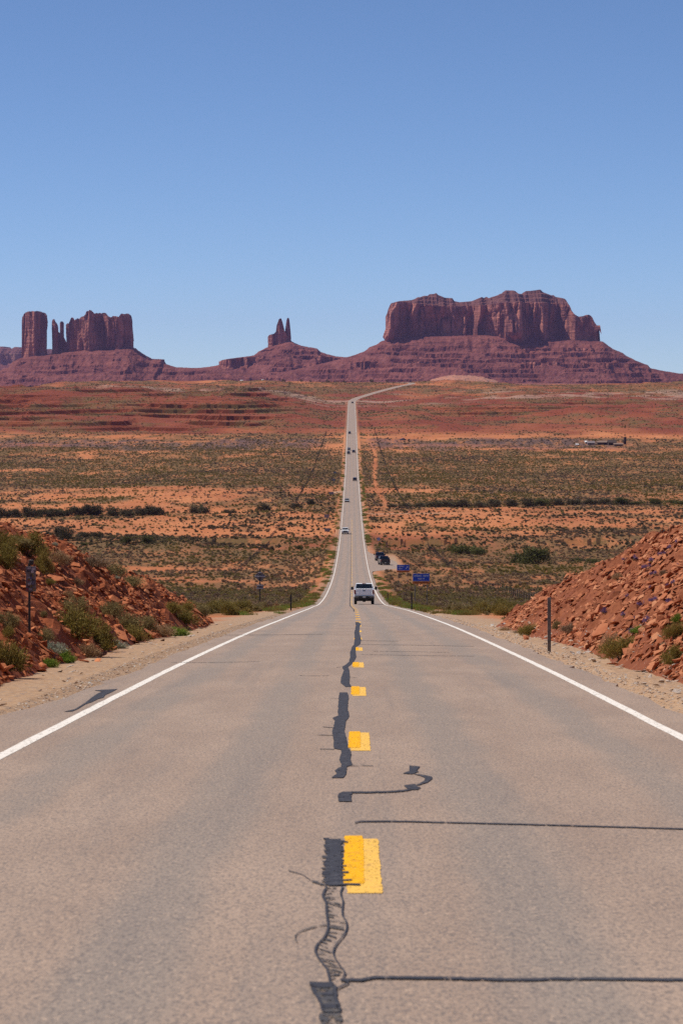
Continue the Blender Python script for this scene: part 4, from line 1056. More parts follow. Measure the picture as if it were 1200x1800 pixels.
# ---- scattered scrub: prototypes kept outside the scene, used by the scatter
protos = []
def proto(me): 
    o = bpy.data.objects.new('scrub_form_%02d' % len(protos), me); protos.append(o); return len(protos) - 1
MID = {}
for kname, lm, n, ls, up in (('sage', L_sage, 300, 0.16, 0.4), ('grey', L_grey, 280, 0.17, 0.5), ('olive', L_olive, 280, 0.18, 0.7), ('dry', L_dry, 240, 0.18, 0.7), ('dark', L_dark, 280, 0.18, 0.6), ('green', L_green, 260, 0.17, 0.8)):
    MID[kname] = [proto(shrub_mesh('scrub_' + kname, 0.5, 0.55, n, ls, up, 800 + 10 * len(MID) + s, lm, L_stem, clumps=9 + s * 2, nstem=10, spread=0.2, lw=0.24)) for s in range(2)]
LOW = {}
for kname, lm in (('sage', L_sage), ('grey', L_grey), ('olive', L_olive), ('dark', L_dark), ('dry', L_dry)):
    LOW[kname] = [proto(shrub_mesh('far_scrub_' + kname, 0.5, 0.5, 56, 0.34, 0.5, 900 + 10 * len(LOW) + s, lm, L_stem, clumps=6, nstem=0, spread=0.2, lw=0.36)) for s in range(2)]
TUFT = [proto(grass_mesh('grass_form', 0.5, 0.42, 150, 950 + s, m)) for s, m in enumerate((L_green, L_olive, L_olive))]
P_, S_, I_ = [], [], []
def throw(n, y0, y1, dens_scale, kinds, size, table, ymode=1.0):
    Y = np.sqrt(RNG.random(n) * (y1 ** 2 - y0 ** 2) + y0 ** 2)
    X = RNG.uniform(-1, 1, n) * (14 + 0.150 * Y)
    d = veg_density(X, Y) * dens_scale
    ok = (RNG.random(n) < d) & (pull(X, Y) < 0.3)
    lat = np.abs(X - cx(Y)); ok &= lat > 6.2
    inb_ = (Y < 124) & (lat < 40); ok &= ~inb_
    X, Y = X[ok], Y[ok]
    m = len(X)
    zone = fbm(X / 35, Y / 80, 145, 2) + RNG.normal(0, 0.28, m)
    kn = [k for k, _ in kinds]; cw = np.cumsum([w_ for _, w_ in kinds]); cw = cw / cw[-1]
    u = np.clip(0.5 + zone * 0.62, 0, 0.9999)
    ki = np.searchsorted(cw, u)
    idx = np.array([table[kn[k]][i % 2] for i, k in enumerate(ki)], int)
    s = size[0] + (size[1] - size[0]) * RNG.random(m) ** 1.8
    P_.append(np.stack([X, Y, gz(X, Y) - 0.03], -1)); S_.append(np.stack([s, s, s * RNG.uniform(0.75, 1.2, m)], -1)); I_.append(idx)
mixA = [('dry', 0.2), ('grey', 0.28), ('sage', 0.30), ('olive', 0.22)]
throw(50000, 118, 420, 0.55, mixA, (0.3, 1.0), MID)
throw(40000, 420, 800, 0.55, mixA, (0.35, 1.1), MID)
throw(40000, 800, 1120, 0.8, [('grey', 0.3), ('dark', 0.3), ('sage', 0.25), ('olive', 0.15)], (0.35, 1.3), MID)
throw(24000, 1120, 1380, 0.85, [('grey', 0.4), ('dark', 0.15), ('olive', 0.45)], (0.35, 1.2), LOW)
throw(80000, 1380, 1960, 0.9, [('grey', 0.24), ('dark', 0.06), ('sage', 0.28), ('dry', 0.12), ('olive', 0.36)], (0.35, 1.15), LOW)
throw(60000, 1960, 2900, 0.8, [('grey', 0.5), ('dark', 0.2), ('olive', 0.3)], (0.4, 1.4), LOW)
throw(64000, 2900, 4060, 0.8, [('grey', 0.45), ('dark', 0.2), ('olive', 0.4)], (0.5, 1.5), LOW)
# the 230 nearest scrub plants are things of their own
allP = np.concatenate(P_); allS = np.concatenate(S_); allI = np.concatenate(I_)
inview = (np.abs(CX + F * allP[:, 0] / allP[:, 1] - 600) < 590)
score = np.where(inview, allS[:, 0] / allP[:, 1], 0)
top = np.argsort(-score)[:200]
kind_of_idx = {i: k for k, L in MID.items() for i in L}
where_l = lambda x: 'left of the road' if x < 0 else 'right of the road'
for i in top:
    k_ = kind_of_idx.get(int(allI[i]), 'grey'); k_ = k_ if k_ in NEAR else 'grey'
    nm, lb = KLABEL[k_]
    o = obj(nm, random.choice(NEAR[k_])); o.location = allP[i]; o.scale = allS[i] * 1.05; o.rotation_euler = (0, 0, random.uniform(0, 6.28))
    tag(o, f'{lb} clump in the dense scrub beyond the banks, {where_l(allP[i][0])}', 'shrub', f'scrub plants beyond the banks {where_l(allP[i][0])}')
keep = np.ones(len(allP), bool); keep[top] = False
P_, S_, I_ = [allP[keep]], [allS[keep]], [allI[keep]]
# dark brush and tumbleweed caught along the two fences
def fenceX(side, Y): return np.interp(Y, [300, 850, 2300], [21.6, 22.0, 17.6]) if side > 0 else -np.interp(Y, [300, 850, 2300], [25, 24, 19.2])
for side, y0, y1, n in ((-1, 1180, 2230, 620), (1, 1120, 2280, 560)):
    Y = RNG.uniform(y0, y1, n); X = fenceX(side, Y) + RNG.normal(0, 0.25, n); s = RNG.uniform(0.2, 0.6, n) * (0.7 + 0.5 * (fbm(Y / 40, Y * 0, 161, 2) > -0.1))
    P_.append(np.stack([X, Y, gz(X, Y)], -1)); S_.append(np.stack([s, s, s], -1)); I_.append(np.array([LOW['dark'][i % 2] for i in range(n)]))
scP, scS, scI = np.concatenate(P_), np.concatenate(S_), np.concatenate(I_)
def scatter(name, P, Sc, I, label):
    me = bpy.data.meshes.new(name); me.vertices.add(len(P)); me.vertices.foreach_set('co', np.asarray(P, np.float32).ravel())
    a = me.attributes.new('rot', 'FLOAT_VECTOR', 'POINT'); r = np.zeros((len(P), 3), np.float32); r[:, 2] = RNG.uniform(0, 6.28, len(P)); a.data.foreach_set('vector', r.ravel())
    a = me.attributes.new('scl', 'FLOAT_VECTOR', 'POINT'); a.data.foreach_set('vector', np.asarray(Sc, np.float32).ravel())
    a = me.attributes.new('idx', 'INT', 'POINT'); a.data.foreach_set('value', np.asarray(I, np.int32))
    me.update()
    o = obj(name, me)
    ng = bpy.data.node_groups.new(name + '_nodes', 'GeometryNodeTree')
    ng.interface.new_socket('Geometry', in_out='INPUT', socket_type='NodeSocketGeometry'); ng.interface.new_socket('Geometry', in_out='OUTPUT', socket_type='NodeSocketGeometry')
    gi = ng.nodes.new('NodeGroupInput'); go = ng.nodes.new('NodeGroupOutput'); ins = ng.nodes.new('GeometryNodeInstanceOnPoints'); ci = ng.nodes.new('GeometryNodeCollectionInfo')
    ci.inputs['Collection'].default_value = PC; ci.inputs['Separate Children'].default_value = True; ci.inputs['Reset Children'].default_value = True
    def na(nm, dt):
        t = ng.nodes.new('GeometryNodeInputNamedAttribute'); t.data_type = dt; t.inputs['Name'].default_value = nm; return t.outputs['Attribute']
    L = ng.links.new
    L(gi.outputs[0], ins.inputs['Points']); L(ci.outputs[0], ins.inputs['Instance']); ins.inputs['Pick Instance'].default_value = True
    L(na('idx', 'INT'), ins.inputs['Instance Index']); L(na('rot', 'FLOAT_VECTOR'), ins.inputs['Rotation']); L(na('scl', 'FLOAT_VECTOR'), ins.inputs['Scale'])
    L(ins.outputs[0], go.inputs[0])
    md = o.modifiers.new('scatter', 'NODES'); md.node_group = ng
    return tag(o, label, None, None, 'stuff')
PC = bpy.data.collections.new('scrub_forms')
for p in protos: PC.objects.link(p)
scatter('desert_scrub', scP, scS, scI, 'low grey and olive scrub scattered over the whole valley floor')
# green verge grass along the road
n = 4200
Y = 150 + (1900 - 150) * RNG.random(n) ** 1.9; sd2 = np.where(RNG.random(n) < 0.5, -1.0, 1.0)
a = 4.15 + 1.7 * RNG.random(n) ** 1.3 + 0.5 * fbm(Y / 12, sd2 * 9, 151, 2); a = np.maximum(a, 4.25)
ok = (fbm(Y / 14, sd2 * 30 + a * 0.9, 153, 3) > -0.05 + 0.25 * RNG.random(n)) & ~((sd2 > 0) & (Y > 555) & (Y < 748))
ok &= ~(Y < 185) | (RNG.random(n) < 0.15)
X = sd2 * a; X, Y = X[ok] + cx(Y[ok]), Y[ok]
s = RNG.uniform(0.5, 1.25, len(X)) * np.interp(Y, [150, 300, 1000], [0.8, 1.0, 1.3])
scatter('verge_grass', np.stack([X, Y, gz(X, Y) - 0.02], -1), np.stack([s, s, s * 0.85], -1), np.array(TUFT)[RNG.integers(0, 3, len(X))], 'bright green grass growing along both road edges')
# junipers on the far rim
JUN = shrub_mesh('juniper_form', 0.5, 0.9, 160, 0.22, 0.6, 990, L_dark, L_stem, clumps=10, nstem=8, spread=0.2, lw=0.3)
for i, (px, wd) in enumerate([(498, 7), (530, 6), (546, 5), (562, 5), (576, 8), (592, 4), (605, 7), (653, 8), (680, 5), (484, 5), (620, 4), (1195, 6), (1060, 5)]):
    Y = 4020 + 12 * (i % 3); X = XatPix(px, Y)
    o = obj('juniper_tree', JUN); sx = wd * Y / F; o.location = (X, Y, float(gz(X, Y)) - 0.1); o.scale = (sx, sx, sx * 0.75)
    tag(o, 'tiny dark juniper on the far tableland rim below the buttes', 'tree', 'junipers on the far rim')

# ------------------------------------------------------------------ vehicles
M_tyre = plain('tyre_rubber', (0.018, 0.018, 0.018), 0.85)
M_rim = plain('wheel_alloy', (0.45, 0.45, 0.46), 0.35, 0.9)
M_glass = plain('dark_car_glass', (0.012, 0.014, 0.017), 0.08, 0.0, 0, 0.6)
M_trim = plain('black_plastic_trim', (0.016, 0.016, 0.017), 0.6)
M_chrome = plain('dull_chrome', (0.42, 0.40, 0.38), 0.3, 0.9)
M_dchrome = plain('dusty_dark_chrome', (0.13, 0.12, 0.11), 0.45, 0.6)
M_red = plain('tail_lamp_red', (0.20, 0.008, 0.010), 0.25)
M_lamp = plain('head_lamp_clear', (0.55, 0.56, 0.58), 0.15)
M_plate = plain('number_plate', (0.55, 0.52, 0.47), 0.6)
def car_paint(name, c, rough=0.28): return plain(name, c, rough, 0.0, 0.0, 0.5, 0.6)
P_white = car_paint('white_car_paint', (0.93, 0.91, 0.88)); P_black = car_paint('black_car_paint', (0.012, 0.013, 0.016)); P_navy = car_paint('dark_blue_car_paint', (0.014, 0.022, 0.05))
P_grey = car_paint('grey_car_paint', (0.06, 0.065, 0.075)); P_silver = car_paint('silver_car_paint', (0.42, 0.46, 0.50))
_wheel_cache = {}
def wheel(parent, x, y, r, wd):
    key = (r, wd)
    if key not in _wheel_cache:
        bm = bmesh.new()
        n = 22
        prof = [(0.62, -0.42), (0.93, -0.5), (1.0, -0.38), (1.0, 0.38), (0.93, 0.5), (0.62, 0.42)]
        rings = [[bm.verts.new((px * wd, math.cos(2 * math.pi * i / n) * rr * r, math.sin(2 * math.pi * i / n) * rr * r)) for i in range(n)] for rr, px in prof]
        for k_ in range(len(prof)):
            A_, B_ = rings[k_], rings[(k_ + 1) % len(prof)]
            for i in range(n): bm.faces.new((A_[i], A_[(i + 1) % n], B_[(i + 1) % n], B_[i]))
        bmesh.ops.recalc_face_normals(bm, faces=bm.faces)
        t = bpy.data.meshes.new('tyre'); bm.to_mesh(t); bm.free(); t.materials.append(M_tyre)
        bm = bmesh.new()
        bm_cyl(bm, (-0.36 * wd, 0, 0), (0.36 * wd, 0, 0), 0.63 * r, None, 18)
        bm_cyl(bm, (-0.45 * wd, 0, 0), (0.45 * wd, 0, 0), 0.16 * r, None, 10)
        for i in range(5):
            a_ = i * 2 * math.pi / 5
            for sx in (-1, 1): bm_box(bm, (sx * 0.40 * wd, math.cos(a_) * 0.36 * r, math.sin(a_) * 0.36 * r), (0.06 * wd, 0.5 * r, 0.12 * r), 0, Matrix.Rotation(a_, 3, 'X'))
        q = bpy.data.meshes.new('rim'); bm.to_mesh(q); bm.free(); q.materials.append(M_rim)
        _wheel_cache[key] = (t, q)
    t, q = _wheel_cache[key]
    e_ = bpy.data.objects.new('wheel', t); link(e_, parent); e_.location = (x, y, r)
    link(bpy.data.objects.new('rim', q), e_)
    return e_
def quad_obj(name, pts, m, parent, thick=0.012):
    """thin solid panel from four corners"""
    bm = bmesh.new(); P = [Vector(p) for p in pts]
    nn = (P[1] - P[0]).cross(P[2] - P[0]).normalized() * thick
    a_ = [bm.verts.new(p) for p in P]; b2 = [bm.verts.new(p + nn) for p in P]
    bm.faces.new(a_); bm.faces.new(b2[::-1])
    for i in range(4): bm.faces.new((a_[i], a_[(i + 1) % 4], b2[(i + 1) % 4], b2[i]))
    return bm_obj(name, bm, m, parent)
def simple(name, parent, boxes, m, bev=0.02):
    bm = bmesh.new()
    for c, s in boxes: bm_box(bm, c, s, min(bev, min(s) * 0.3))
    return bm_obj(name, bm, m, parent)
def body_shell(parent, prof, width, m, name='body', roof=None):
    """side profile (y, z) extruded across, edges rounded; roof part tapers in"""
    bm = bmesh.new()
    vs = bm_extrude_profile(bm, prof, 'x', -width / 2, width / 2)
    if roof:
        z0_, z1_, f = roof
        for v in vs:
            if v.co.z > z0_: v.co.x *= 1 - (1 - f) * min(1, (v.co.z - z0_) / (z1_ - z0_))
    bmesh.ops.bevel(bm, geom=[e for e in bm.edges if e.calc_face_angle(0) > 0.5], offset=0.05, segments=2, affect='EDGES', profile=0.6)
    return bm_obj(name, bm, m, parent)
def place_vehicle(root, X, Y, rz, onroad=True):
    sl = math.atan(float((zr(Y + 2) - zr(Y - 2)) / 4))
    z = rz_at(X, Y) if onroad else float(gz(X, Y))
    root.location = (X, Y, z + 0.004)
    root.rotation_euler = (sl * math.cos(rz), -sl * math.sin(rz), rz)
def pickup(name, paintm, label, group=None, lifted=0.0, wr=0.41):
    t = empty(name); tag(t, label, 'pickup truck', group)
    W = 2.03; g = 0.48 + lifted
    # cab and hood as one shell (front is +y), bed as separate open box
    prof = [(-0.62, g), (2.95, g), (3.02, g + 0.30), (3.00, g + 0.62), (2.90, g + 0.72), (1.70, g + 0.80), (1.02, g + 1.36), (0.80, g + 1.43), (-0.35, g + 1.44), (-0.55, g + 1.38), (-0.62, g + 0.84)]
    body_shell(t, prof, W, paintm, 'cab', roof=(g + 0.84, g + 1.44, 0.80))
    bm = bmesh.new()
    bm_box(bm, (0, -1.83, g + 0.20), (W - 0.12, 2.36, 0.10), 0.01)
    for s in (-1, 1):
        bm_box(bm, (s * (W / 2 - 0.09), -1.82, g + 0.43), (0.18, 2.38, 0.78), 0.04, seg=2)
        bm_box(bm, (s * (W / 2 + 0.005), -1.78, g + 0.22), (0.07, 1.25, 0.42), 0.03, seg=2)
    bm_box(bm, (0, -0.68, g + 0.43), (W - 0.36, 0.08, 0.74), 0.01)
    bed = bm_obj('bed', bm, paintm, t)
    bm = bmesh.new()
    bm_box(bm, (0, -2.985, g + 0.49), (W - 0.40, 0.08, 0.66), 0.02, seg=2)
    bm_box(bm, (0, -3.03, g + 0.50), (W - 0.72, 0.03, 0.40), 0.012)
    bm_box(bm, (0, -2.99, g + 0.83), (W - 0.42, 0.12, 0.05), 0.015)
    tg = bm_obj('tailgate', bm, paintm, t)
    simple('tailgate_handle', tg, [((0, -3.052, g + 0.66), (0.24, 0.02, 0.09))], M_trim, 0.006)
    for s in (-1, 1):
        simple('tail_light', t, [((s * (W / 2 - 0.09), -3.0, g + 0.52), (0.17, 0.10, 0.44))], M_red, 0.02)
        simple('bumper_corner', t, [((s * 0.72, -3.10, g + 0.02), (0.42, 0.16, 0.17))], M_dchrome, 0.03)
        mr = simple('mirror', t, [((s * (W / 2 + 0.20), 1.12, g + 0.92), (0.24, 0.14, 0.34))], M_trim, 0.03)
        simple('mirror_arm', mr, [((s * (W / 2 + 0.04), 1.14, g + 0.86), (0.22, 0.06, 0.05))], M_trim, 0.01)
        simple('mudflap', t, [((s * 0.82, -2.35, g - 0.18), (0.34, 0.03, 0.44))], M_trim, 0.004)
        # side windows
        x_lo = s * (W / 2 * 0.985 + 0.004); x_hi = s * (W / 2 * 0.83 + 0.006)
        for (ya, yb, yc, yd) in ((0.28, 1.22, 0.80, 0.28), (-0.52, 0.20, 0.20, -0.46)):
            pts = [(x_lo, ya, g + 0.90), (x_lo, yb, g + 0.90), (x_hi, yc, g + 1.34), (x_hi, yd, g + 1.34)]
            quad_obj('side_window', pts if s > 0 else pts[::-1], M_glass, t, 0.014)
        simple('door_handle', t, [((s * (W / 2 + 0.01), 0.36, g + 0.70), (0.03, 0.16, 0.04))], M_trim, 0.006)
        simple('headlight', t, [((s * 0.80, 2.99, g + 0.50), (0.34, 0.10, 0.24))], M_lamp, 0.03)
        simple('wheel_arch', t, [((s * (W / 2 - 0.10), 1.95, g + 0.04), (0.235, 1.06, 0.50)), ((s * (W / 2 - 0.10), -1.78, g + 0.04), (0.235, 1.06, 0.44))], M_trim, 0.05)
    simple('rear_bumper', t, [((0, -3.08, g + 0.01), (1.05, 0.20, 0.26)), ((0, -2.97, g - 0.02), (1.92, 0.12, 0.36))], M_trim, 0.03)
    simple('number_plate', t, [((0, -3.19, g + 0.03), (0.31, 0.012, 0.15))], M_plate, 0.002)
    simple('underbody', t, [((0, -0.1, g - 0.06), (1.2, 5.4, 0.22)), ((0, -1.78, 0.40), (1.5, 0.14, 0.14)), ((0, 1.95, 0.40), (1.5, 0.14, 0.14)), ((0, -1.78, 0.40), (0.30, 0.34, 0.32)), ((0.0, -2.6, g - 0.20), (0.5, 0.5, 0.2)), ((0, -2.9, g - 0.16), (1.3, 0.2, 0.16))], M_trim, 0.02)
    quad_obj('rear_window', [(-0.86, -0.640, g + 0.90), (0.86, -0.640, g + 0.90), (0.74, -0.585, g + 1.35), (-0.74, -0.585, g + 1.35)], M_glass, t, 0.012)
    quad_obj('windshield', [(0.94, 1.64, g + 0.86), (-0.94, 1.64, g + 0.86), (-0.78, 1.08, g + 1.35), (0.78, 1.08, g + 1.35)], M_glass, t, 0.02)
    simple('brake_light', t, [((0, -0.60, g + 1.405), (0.40, 0.05, 0.05))], M_red, 0.008)
    simple('grille', t, [((0, 3.02, g + 0.44), (1.22, 0.08, 0.40))], M_trim, 0.02)
    simple('front_bumper', t, [((0, 3.06, g + 0.10), (1.96, 0.16, 0.24))], M_chrome, 0.04)
    for s in (-1, 1):
        for yy_ in (1.95, -1.78): wheel(t, s * (W / 2 - 0.14), yy_, wr, 0.29)
    return t
def car(name, paintm, label, cat, h=1.48, L=4.7, W=1.86, suv=False, group=None):
    t = empty(name); tag(t, label, cat, group)
    g = 0.30 if not suv else 0.42
    hb = g + (0.50 if not suv else 0.62)
    f = L / 2
    if suv: prof = [(-f, g), (f - 0.05, g), (f, g + 0.32), (f - 0.15, hb - 0.06), (f - 1.15, hb + 0.05), (f - 1.85, h - 0.05), (f - 2.2, h), (-f + 0.4, h - 0.02), (-f + 0.12, h - 0.2), (-f + 0.02, hb)]
    else: prof = [(-f, g), (f - 0.05, g), (f, g + 0.28), (f - 0.15, hb - 0.04), (f - 1.2, hb + 0.06), (f - 2.0, h - 0.04), (f - 2.4, h), (-f + 1.45, h - 0.03), (-f + 0.75, hb + 0.08), (-f + 0.05, hb + 0.02)]
    body_shell(t, prof, W, paintm, 'body', roof=(hb, h, 0.76))
    ws = f - 1.25; wt = f - 1.92 if suv else f - 2.02
    quad_obj('windshield', [(W * 0.45, ws + 0.02, hb + 0.10), (-W * 0.45, ws + 0.02, hb + 0.10), (-W * 0.37, wt + 0.05, h - 0.08), (W * 0.37, wt + 0.05, h - 0.08)], M_glass, t, 0.02)
    rb = -f + (0.03 if suv else 0.80); rt = -f + (0.16 if suv else 1.38)
    quad_obj('rear_window', [(-W * 0.44, rb - 0.02, hb + 0.10), (W * 0.44, rb - 0.02, hb + 0.10), (W * 0.37, rt - 0.04, h - 0.12), (-W * 0.37, rt - 0.04, h - 0.12)], M_glass, t, 0.02)
    for s in (-1, 1):
        pts = [(s * (W / 2 * 0.975 + 0.008), -f + (0.25 if suv else 0.95), hb + 0.08), (s * (W / 2 * 0.975 + 0.008), ws - 0.1, hb + 0.08), (s * (W / 2 * 0.80 + 0.008), wt - 0.12, h - 0.10), (s * (W / 2 * 0.80 + 0.008), -f + (0.4 if suv else 1.45), h - 0.10)]
        quad_obj('side_window', pts if s > 0 else pts[::-1], M_glass, t, 0.015)
        simple('headlight', t, [((s * W * 0.37, f - 0.04, g + 0.38), (0.36, 0.12, 0.15))], M_lamp, 0.02)
        simple('tail_light', t, [((s * W * 0.40, -f + 0.01, g + 0.45), (0.26, 0.10, 0.18))], M_red, 0.02)
        simple('mirror', t, [((s * (W / 2 + 0.09), ws - 0.25, hb + 0.12), (0.2, 0.1, 0.14))], M_trim, 0.02)
        for yy_ in (f - 0.9, -f + 0.95): wheel(t, s * (W / 2 - 0.10), yy_, 0.33 if not suv else 0.37, 0.22)
    simple('grille', t, [((0, f - 0.01, g + 0.22), (W * 0.62, 0.08, 0.20)), ((0, f - 0.03, g + 0.03), (W * 0.85, 0.08, 0.12))], M_trim, 0.02)
    simple('rear_bumper', t, [((0, -f, g + 0.10), (W * 0.9, 0.1, 0.16))], M_trim, 0.02)
    simple('underbody', t, [((0, 0, g - 0.04), (W * 0.75, L * 0.9, 0.16))], M_trim, 0.02)
    return t
PI = math.pi
v = pickup('pickup_truck', P_white, 'white crew cab pickup driving away in the near right lane', None, 0.24, 0.45); place_vehicle(v, XatPix(639.6, 298), 298, 0)
Yv = Yof(938.5); v = pickup('pickup_truck', P_white, 'white pickup coming up the left lane, nearest oncoming vehicle'); place_vehicle(v, XatPix(606.6, Yv), Yv, PI)
Yv = Yof(882.5); v = car('sedan', P_silver, 'pale silver sedan oncoming, behind the oncoming white pickup', 'car'); place_vehicle(v, XatPix(609.6, Yv), Yv, PI)
Yv = Yof(845.5); v = car('suv', P_black, 'black boxy vehicle driving away at mid valley, right lane', 'car', 1.85, 4.9, 2.0, True); place_vehicle(v, XatPix(623.4, Yv), Yv, 0)
Yv = Yof(798.3); v = car('suv', P_black, 'dark vehicle oncoming, front one of the far close pair', 'car', 1.9, 5.0, 2.0, True); place_vehicle(v, XatPix(612.4, Yv), Yv, PI)
Yv = Yof(791.6); v = car('suv', P_grey, 'dark vehicle oncoming, rear one of the far close pair', 'car', 1.8, 4.8, 2.0, True); place_vehicle(v, XatPix(613.3, Yv), Yv, PI)
Yv = Yof(795.6); v = car('suv', P_navy, 'dark vehicle driving away beside the far oncoming pair', 'car', 1.75, 4.8, 2.0, True); place_vehicle(v, XatPix(621.4, Yv), Yv, 0)
Yv = Yof(762.8); v = car('suv', P_black, 'tiny dark oncoming vehicle on the far straight climb', 'car', 1.9, 5.0, 2.0, True); place_vehicle(v, XatPix(614.3, Yv), Yv, PI)
Yv = Yof(709); v = car('suv', P_black, 'tiny dark vehicle at the far bend, farthest on the road', 'car', 1.9, 5.0, 2.1, True); place_vehicle(v, XatPix(619.3, Yv), Yv, 0)
Yv = Yof(772); v = car('sedan', P_grey, 'dark car parked off road on the purple flat, right of the road', 'car'); place_vehicle(v, XatPix(707.5, Yv), Yv, PI / 2 + 0.2, False)
v = pickup('pickup_truck', P_black, 'black pickup parked in the roadside turnout, nearer of the two'); place_vehicle(v, XatPix(674.5, 622), 622, 0.10)
v = pickup('pickup_truck', P_navy, 'dark blue pickup parked in front of the black one in the turnout'); place_vehicle(v, XatPix(667.3, 655), 655, 0.04)

# ------------------------------------------------------------------ signs and posts
M_steel = plain('galvanised_post', (0.20, 0.19, 0.185), 0.55, 0.6, 0.25)
M_dpost = plain('dark_weathered_post', (0.055, 0.05, 0.048), 0.7, 0.2, 0.3)
M_blue = plain('blue_sign_face', (0.012, 0.075, 0.52), 0.45, 0, 0.12)
M_swhite = plain('sign_white', (0.72, 0.74, 0.76), 0.45)
M_orange = plain('orange_sign_face', (0.62, 0.17, 0.012), 0.5, 0, 0.15)
M_dorange = plain('dark_orange_sign_print', (0.30, 0.045, 0.008), 0.5)
M_back = plain('bare_aluminium_sign_back', (0.20, 0.185, 0.19), 0.5, 0.5, 0.25)
M_bracket = plain('bright_bracket', (0.55, 0.54, 0.55), 0.45, 0.4)
def text_obj(s, size, loc, parent, m, name='lettering'):
    c = bpy.data.curves.new(name, 'FONT'); c.body = s; c.size = size; c.align_x = 'CENTER'; c.align_y = 'CENTER'; c.extrude = 0.003; c.materials.append(m); c.resolution_u = 2; c.offset = size * 0.02
    tmp = bpy.data.objects.new(name, c); COL.objects.link(tmp); bpy.context.view_layer.update()
    me = bpy.data.meshes.new_from_object(tmp); bpy.data.objects.remove(tmp); bpy.data.curves.remove(c)
    o = bpy.data.objects.new(name, me); link(o, parent); o.location = loc; o.rotation_euler = (PI / 2, 0, 0)
    return o
def blue_sign(px, topy, Y, wpx, hpx, opx, label, arrow):
    X = XatPix(px, Y); zg = float(gz(X, Y)); ztop = EYE - (topy - CY) * Y / F
    wd = wpx * Y / F; ht = hpx * Y / F; oh = opx * Y / F
    t = empty('scenic_view_sign', (X, Y, zg)); tag(t, label, 'road sign')
    H = ztop - zg
    for s in (-1, 1):
        bm = bmesh.new(); bm_box(bm, (s * wd * 0.36, 0.07, H / 2 - 0.2), (0.07, 0.07, H + 0.3), 0.01); bm_obj('post', bm, M_steel, t)
    bm = bmesh.new(); bm_box(bm, (0, 0.02, H - ht / 2), (wd, 0.02, ht), 0.008); bd = bm_obj('board', bm, M_blue, t)
    bw = 0.022
    bm = bmesh.new()
    for c, s in (((0, 0.005, H - bw / 2), (wd, 0.014, bw)), ((0, 0.005, H - ht + bw / 2), (wd, 0.014, bw)), ((-wd / 2 + bw / 2, 0.005, H - ht / 2), (bw, 0.014, ht - 2 * bw)), ((wd / 2 - bw / 2, 0.005, H - ht / 2), (bw, 0.014, ht - 2 * bw))): bm_box(bm, c, s)
    bm_obj('border', bm, M_swhite, bd)
    if not arrow:
        text_obj('SCENIC  VIEW', ht * 0.30, (0, 0.004, H - ht * 0.32), bd, M_swhite)
        text_obj('1000 FT', ht * 0.30, (0, 0.004, H - ht * 0.70), bd, M_swhite)
    else:
        text_obj('SCENIC', ht * 0.30, (-wd * 0.17, 0.004, H - ht * 0.30), bd, M_swhite)
        text_obj('VIEW', ht * 0.30, (-wd * 0.23, 0.004, H - ht * 0.70), bd, M_swhite)
        bm = bmesh.new()
        P = [(0.24, 0.22), (0.40, 0.58), (0.30, 0.60), (0.44, 0.80), (0.47, 0.76)]
        a_ = 0.9; cx_, cz_ = wd * 0.30, H - ht * 0.5; Ls = ht * 0.62
        d_ = Vector((math.cos(a_), 0, math.sin(a_))); p_ = Vector((-d_.z, 0, d_.x)); c_ = Vector((cx_, 0.004, cz_))
        pts = [c_ - d_ * Ls * .5 + p_ * .07 * Ls, c_ - d_ * Ls * .5 - p_ * .07 * Ls, c_ + d_ * Ls * .12 - p_ * .07 * Ls, c_ + d_ * Ls * .12 - p_ * .24 * Ls, c_ + d_ * Ls * .5, c_ + d_ * Ls * .12 + p_ * .24 * Ls, c_ + d_ * Ls * .12 + p_ * .07 * Ls]
        f1 = [bm.verts.new(q) for q in pts]; f2 = [bm.verts.new(q + Vector((0, -0.006, 0))) for q in pts]
        bm.faces.new(f1); bm.faces.new(f2[::-1])
        for i in range(len(pts)): bm.faces.new((f1[i], f1[(i + 1) % len(pts)], f2[(i + 1) % len(pts)], f2[i]))
        bm_obj('arrow', bm, M_swhite, bd)
    bm = bmesh.new(); bm_box(bm, (0, 0.02, H - ht - oh / 2 - 0.012), (wd * 1.01, 0.02, oh), 0.008); pl = bm_obj('plaque', bm, M_orange, t)
    bm = bmesh.new(); bm_box(bm, (0, 0.006, H - ht - oh * 0.45), (wd * 0.78, 0.01, oh * 0.28)); bm_obj('printed_strip', bm, M_dorange, pl)
    return t
blue_sign(739.8, 1008.3, 300, 29.6, 13.2, 4.4, 'wide blue scenic view sign with orange plaque, nearer of two', False)
blue_sign(708.2, 992.6, 480, 22, 10, 3.2, 'smaller blue scenic view sign with arrow, farther of two', True)
def marker_post(px, by, Y, hpx, label, m=M_dpost, wd=0.075):
    X = XatPix(px, Y); z = float(surf(X, Y))
    t = empty('marker_post', (X, Y, z)); tag(t, label, 'marker post', None)
    h = hpx * Y / F
    bm = bmesh.new()
    bm_box(bm, (0, 0, h / 2 - 0.1), (wd, 0.012, h + 0.2), 0.002)
    for s in (-1, 1): bm_box(bm, (s * wd * 0.48, -0.018, h / 2 - 0.1), (0.010, 0.036, h + 0.2), 0.002)
    post = bm_obj('post', bm, m, t)
    bm = bmesh.new(); bm_box(bm, (0, 0.011, h - 0.12), (wd * 0.9, 0.008, 0.16), 0.002); bm_obj('reflector', bm, M_swhite, t)
    return t
marker_post(964.5, 1141, 66, 93, 'grey steel marker post on the gravel before the right bank', M_steel, 0.07)
marker_post(723.2, 1072, 198, 30, 'dark marker post at the road edge below the blue signs', M_dpost, 0.09)
marker_post(681.3, 1040, 335, 14, 'small marker post at the road edge past the white pickup', M_dpost, 0.09)
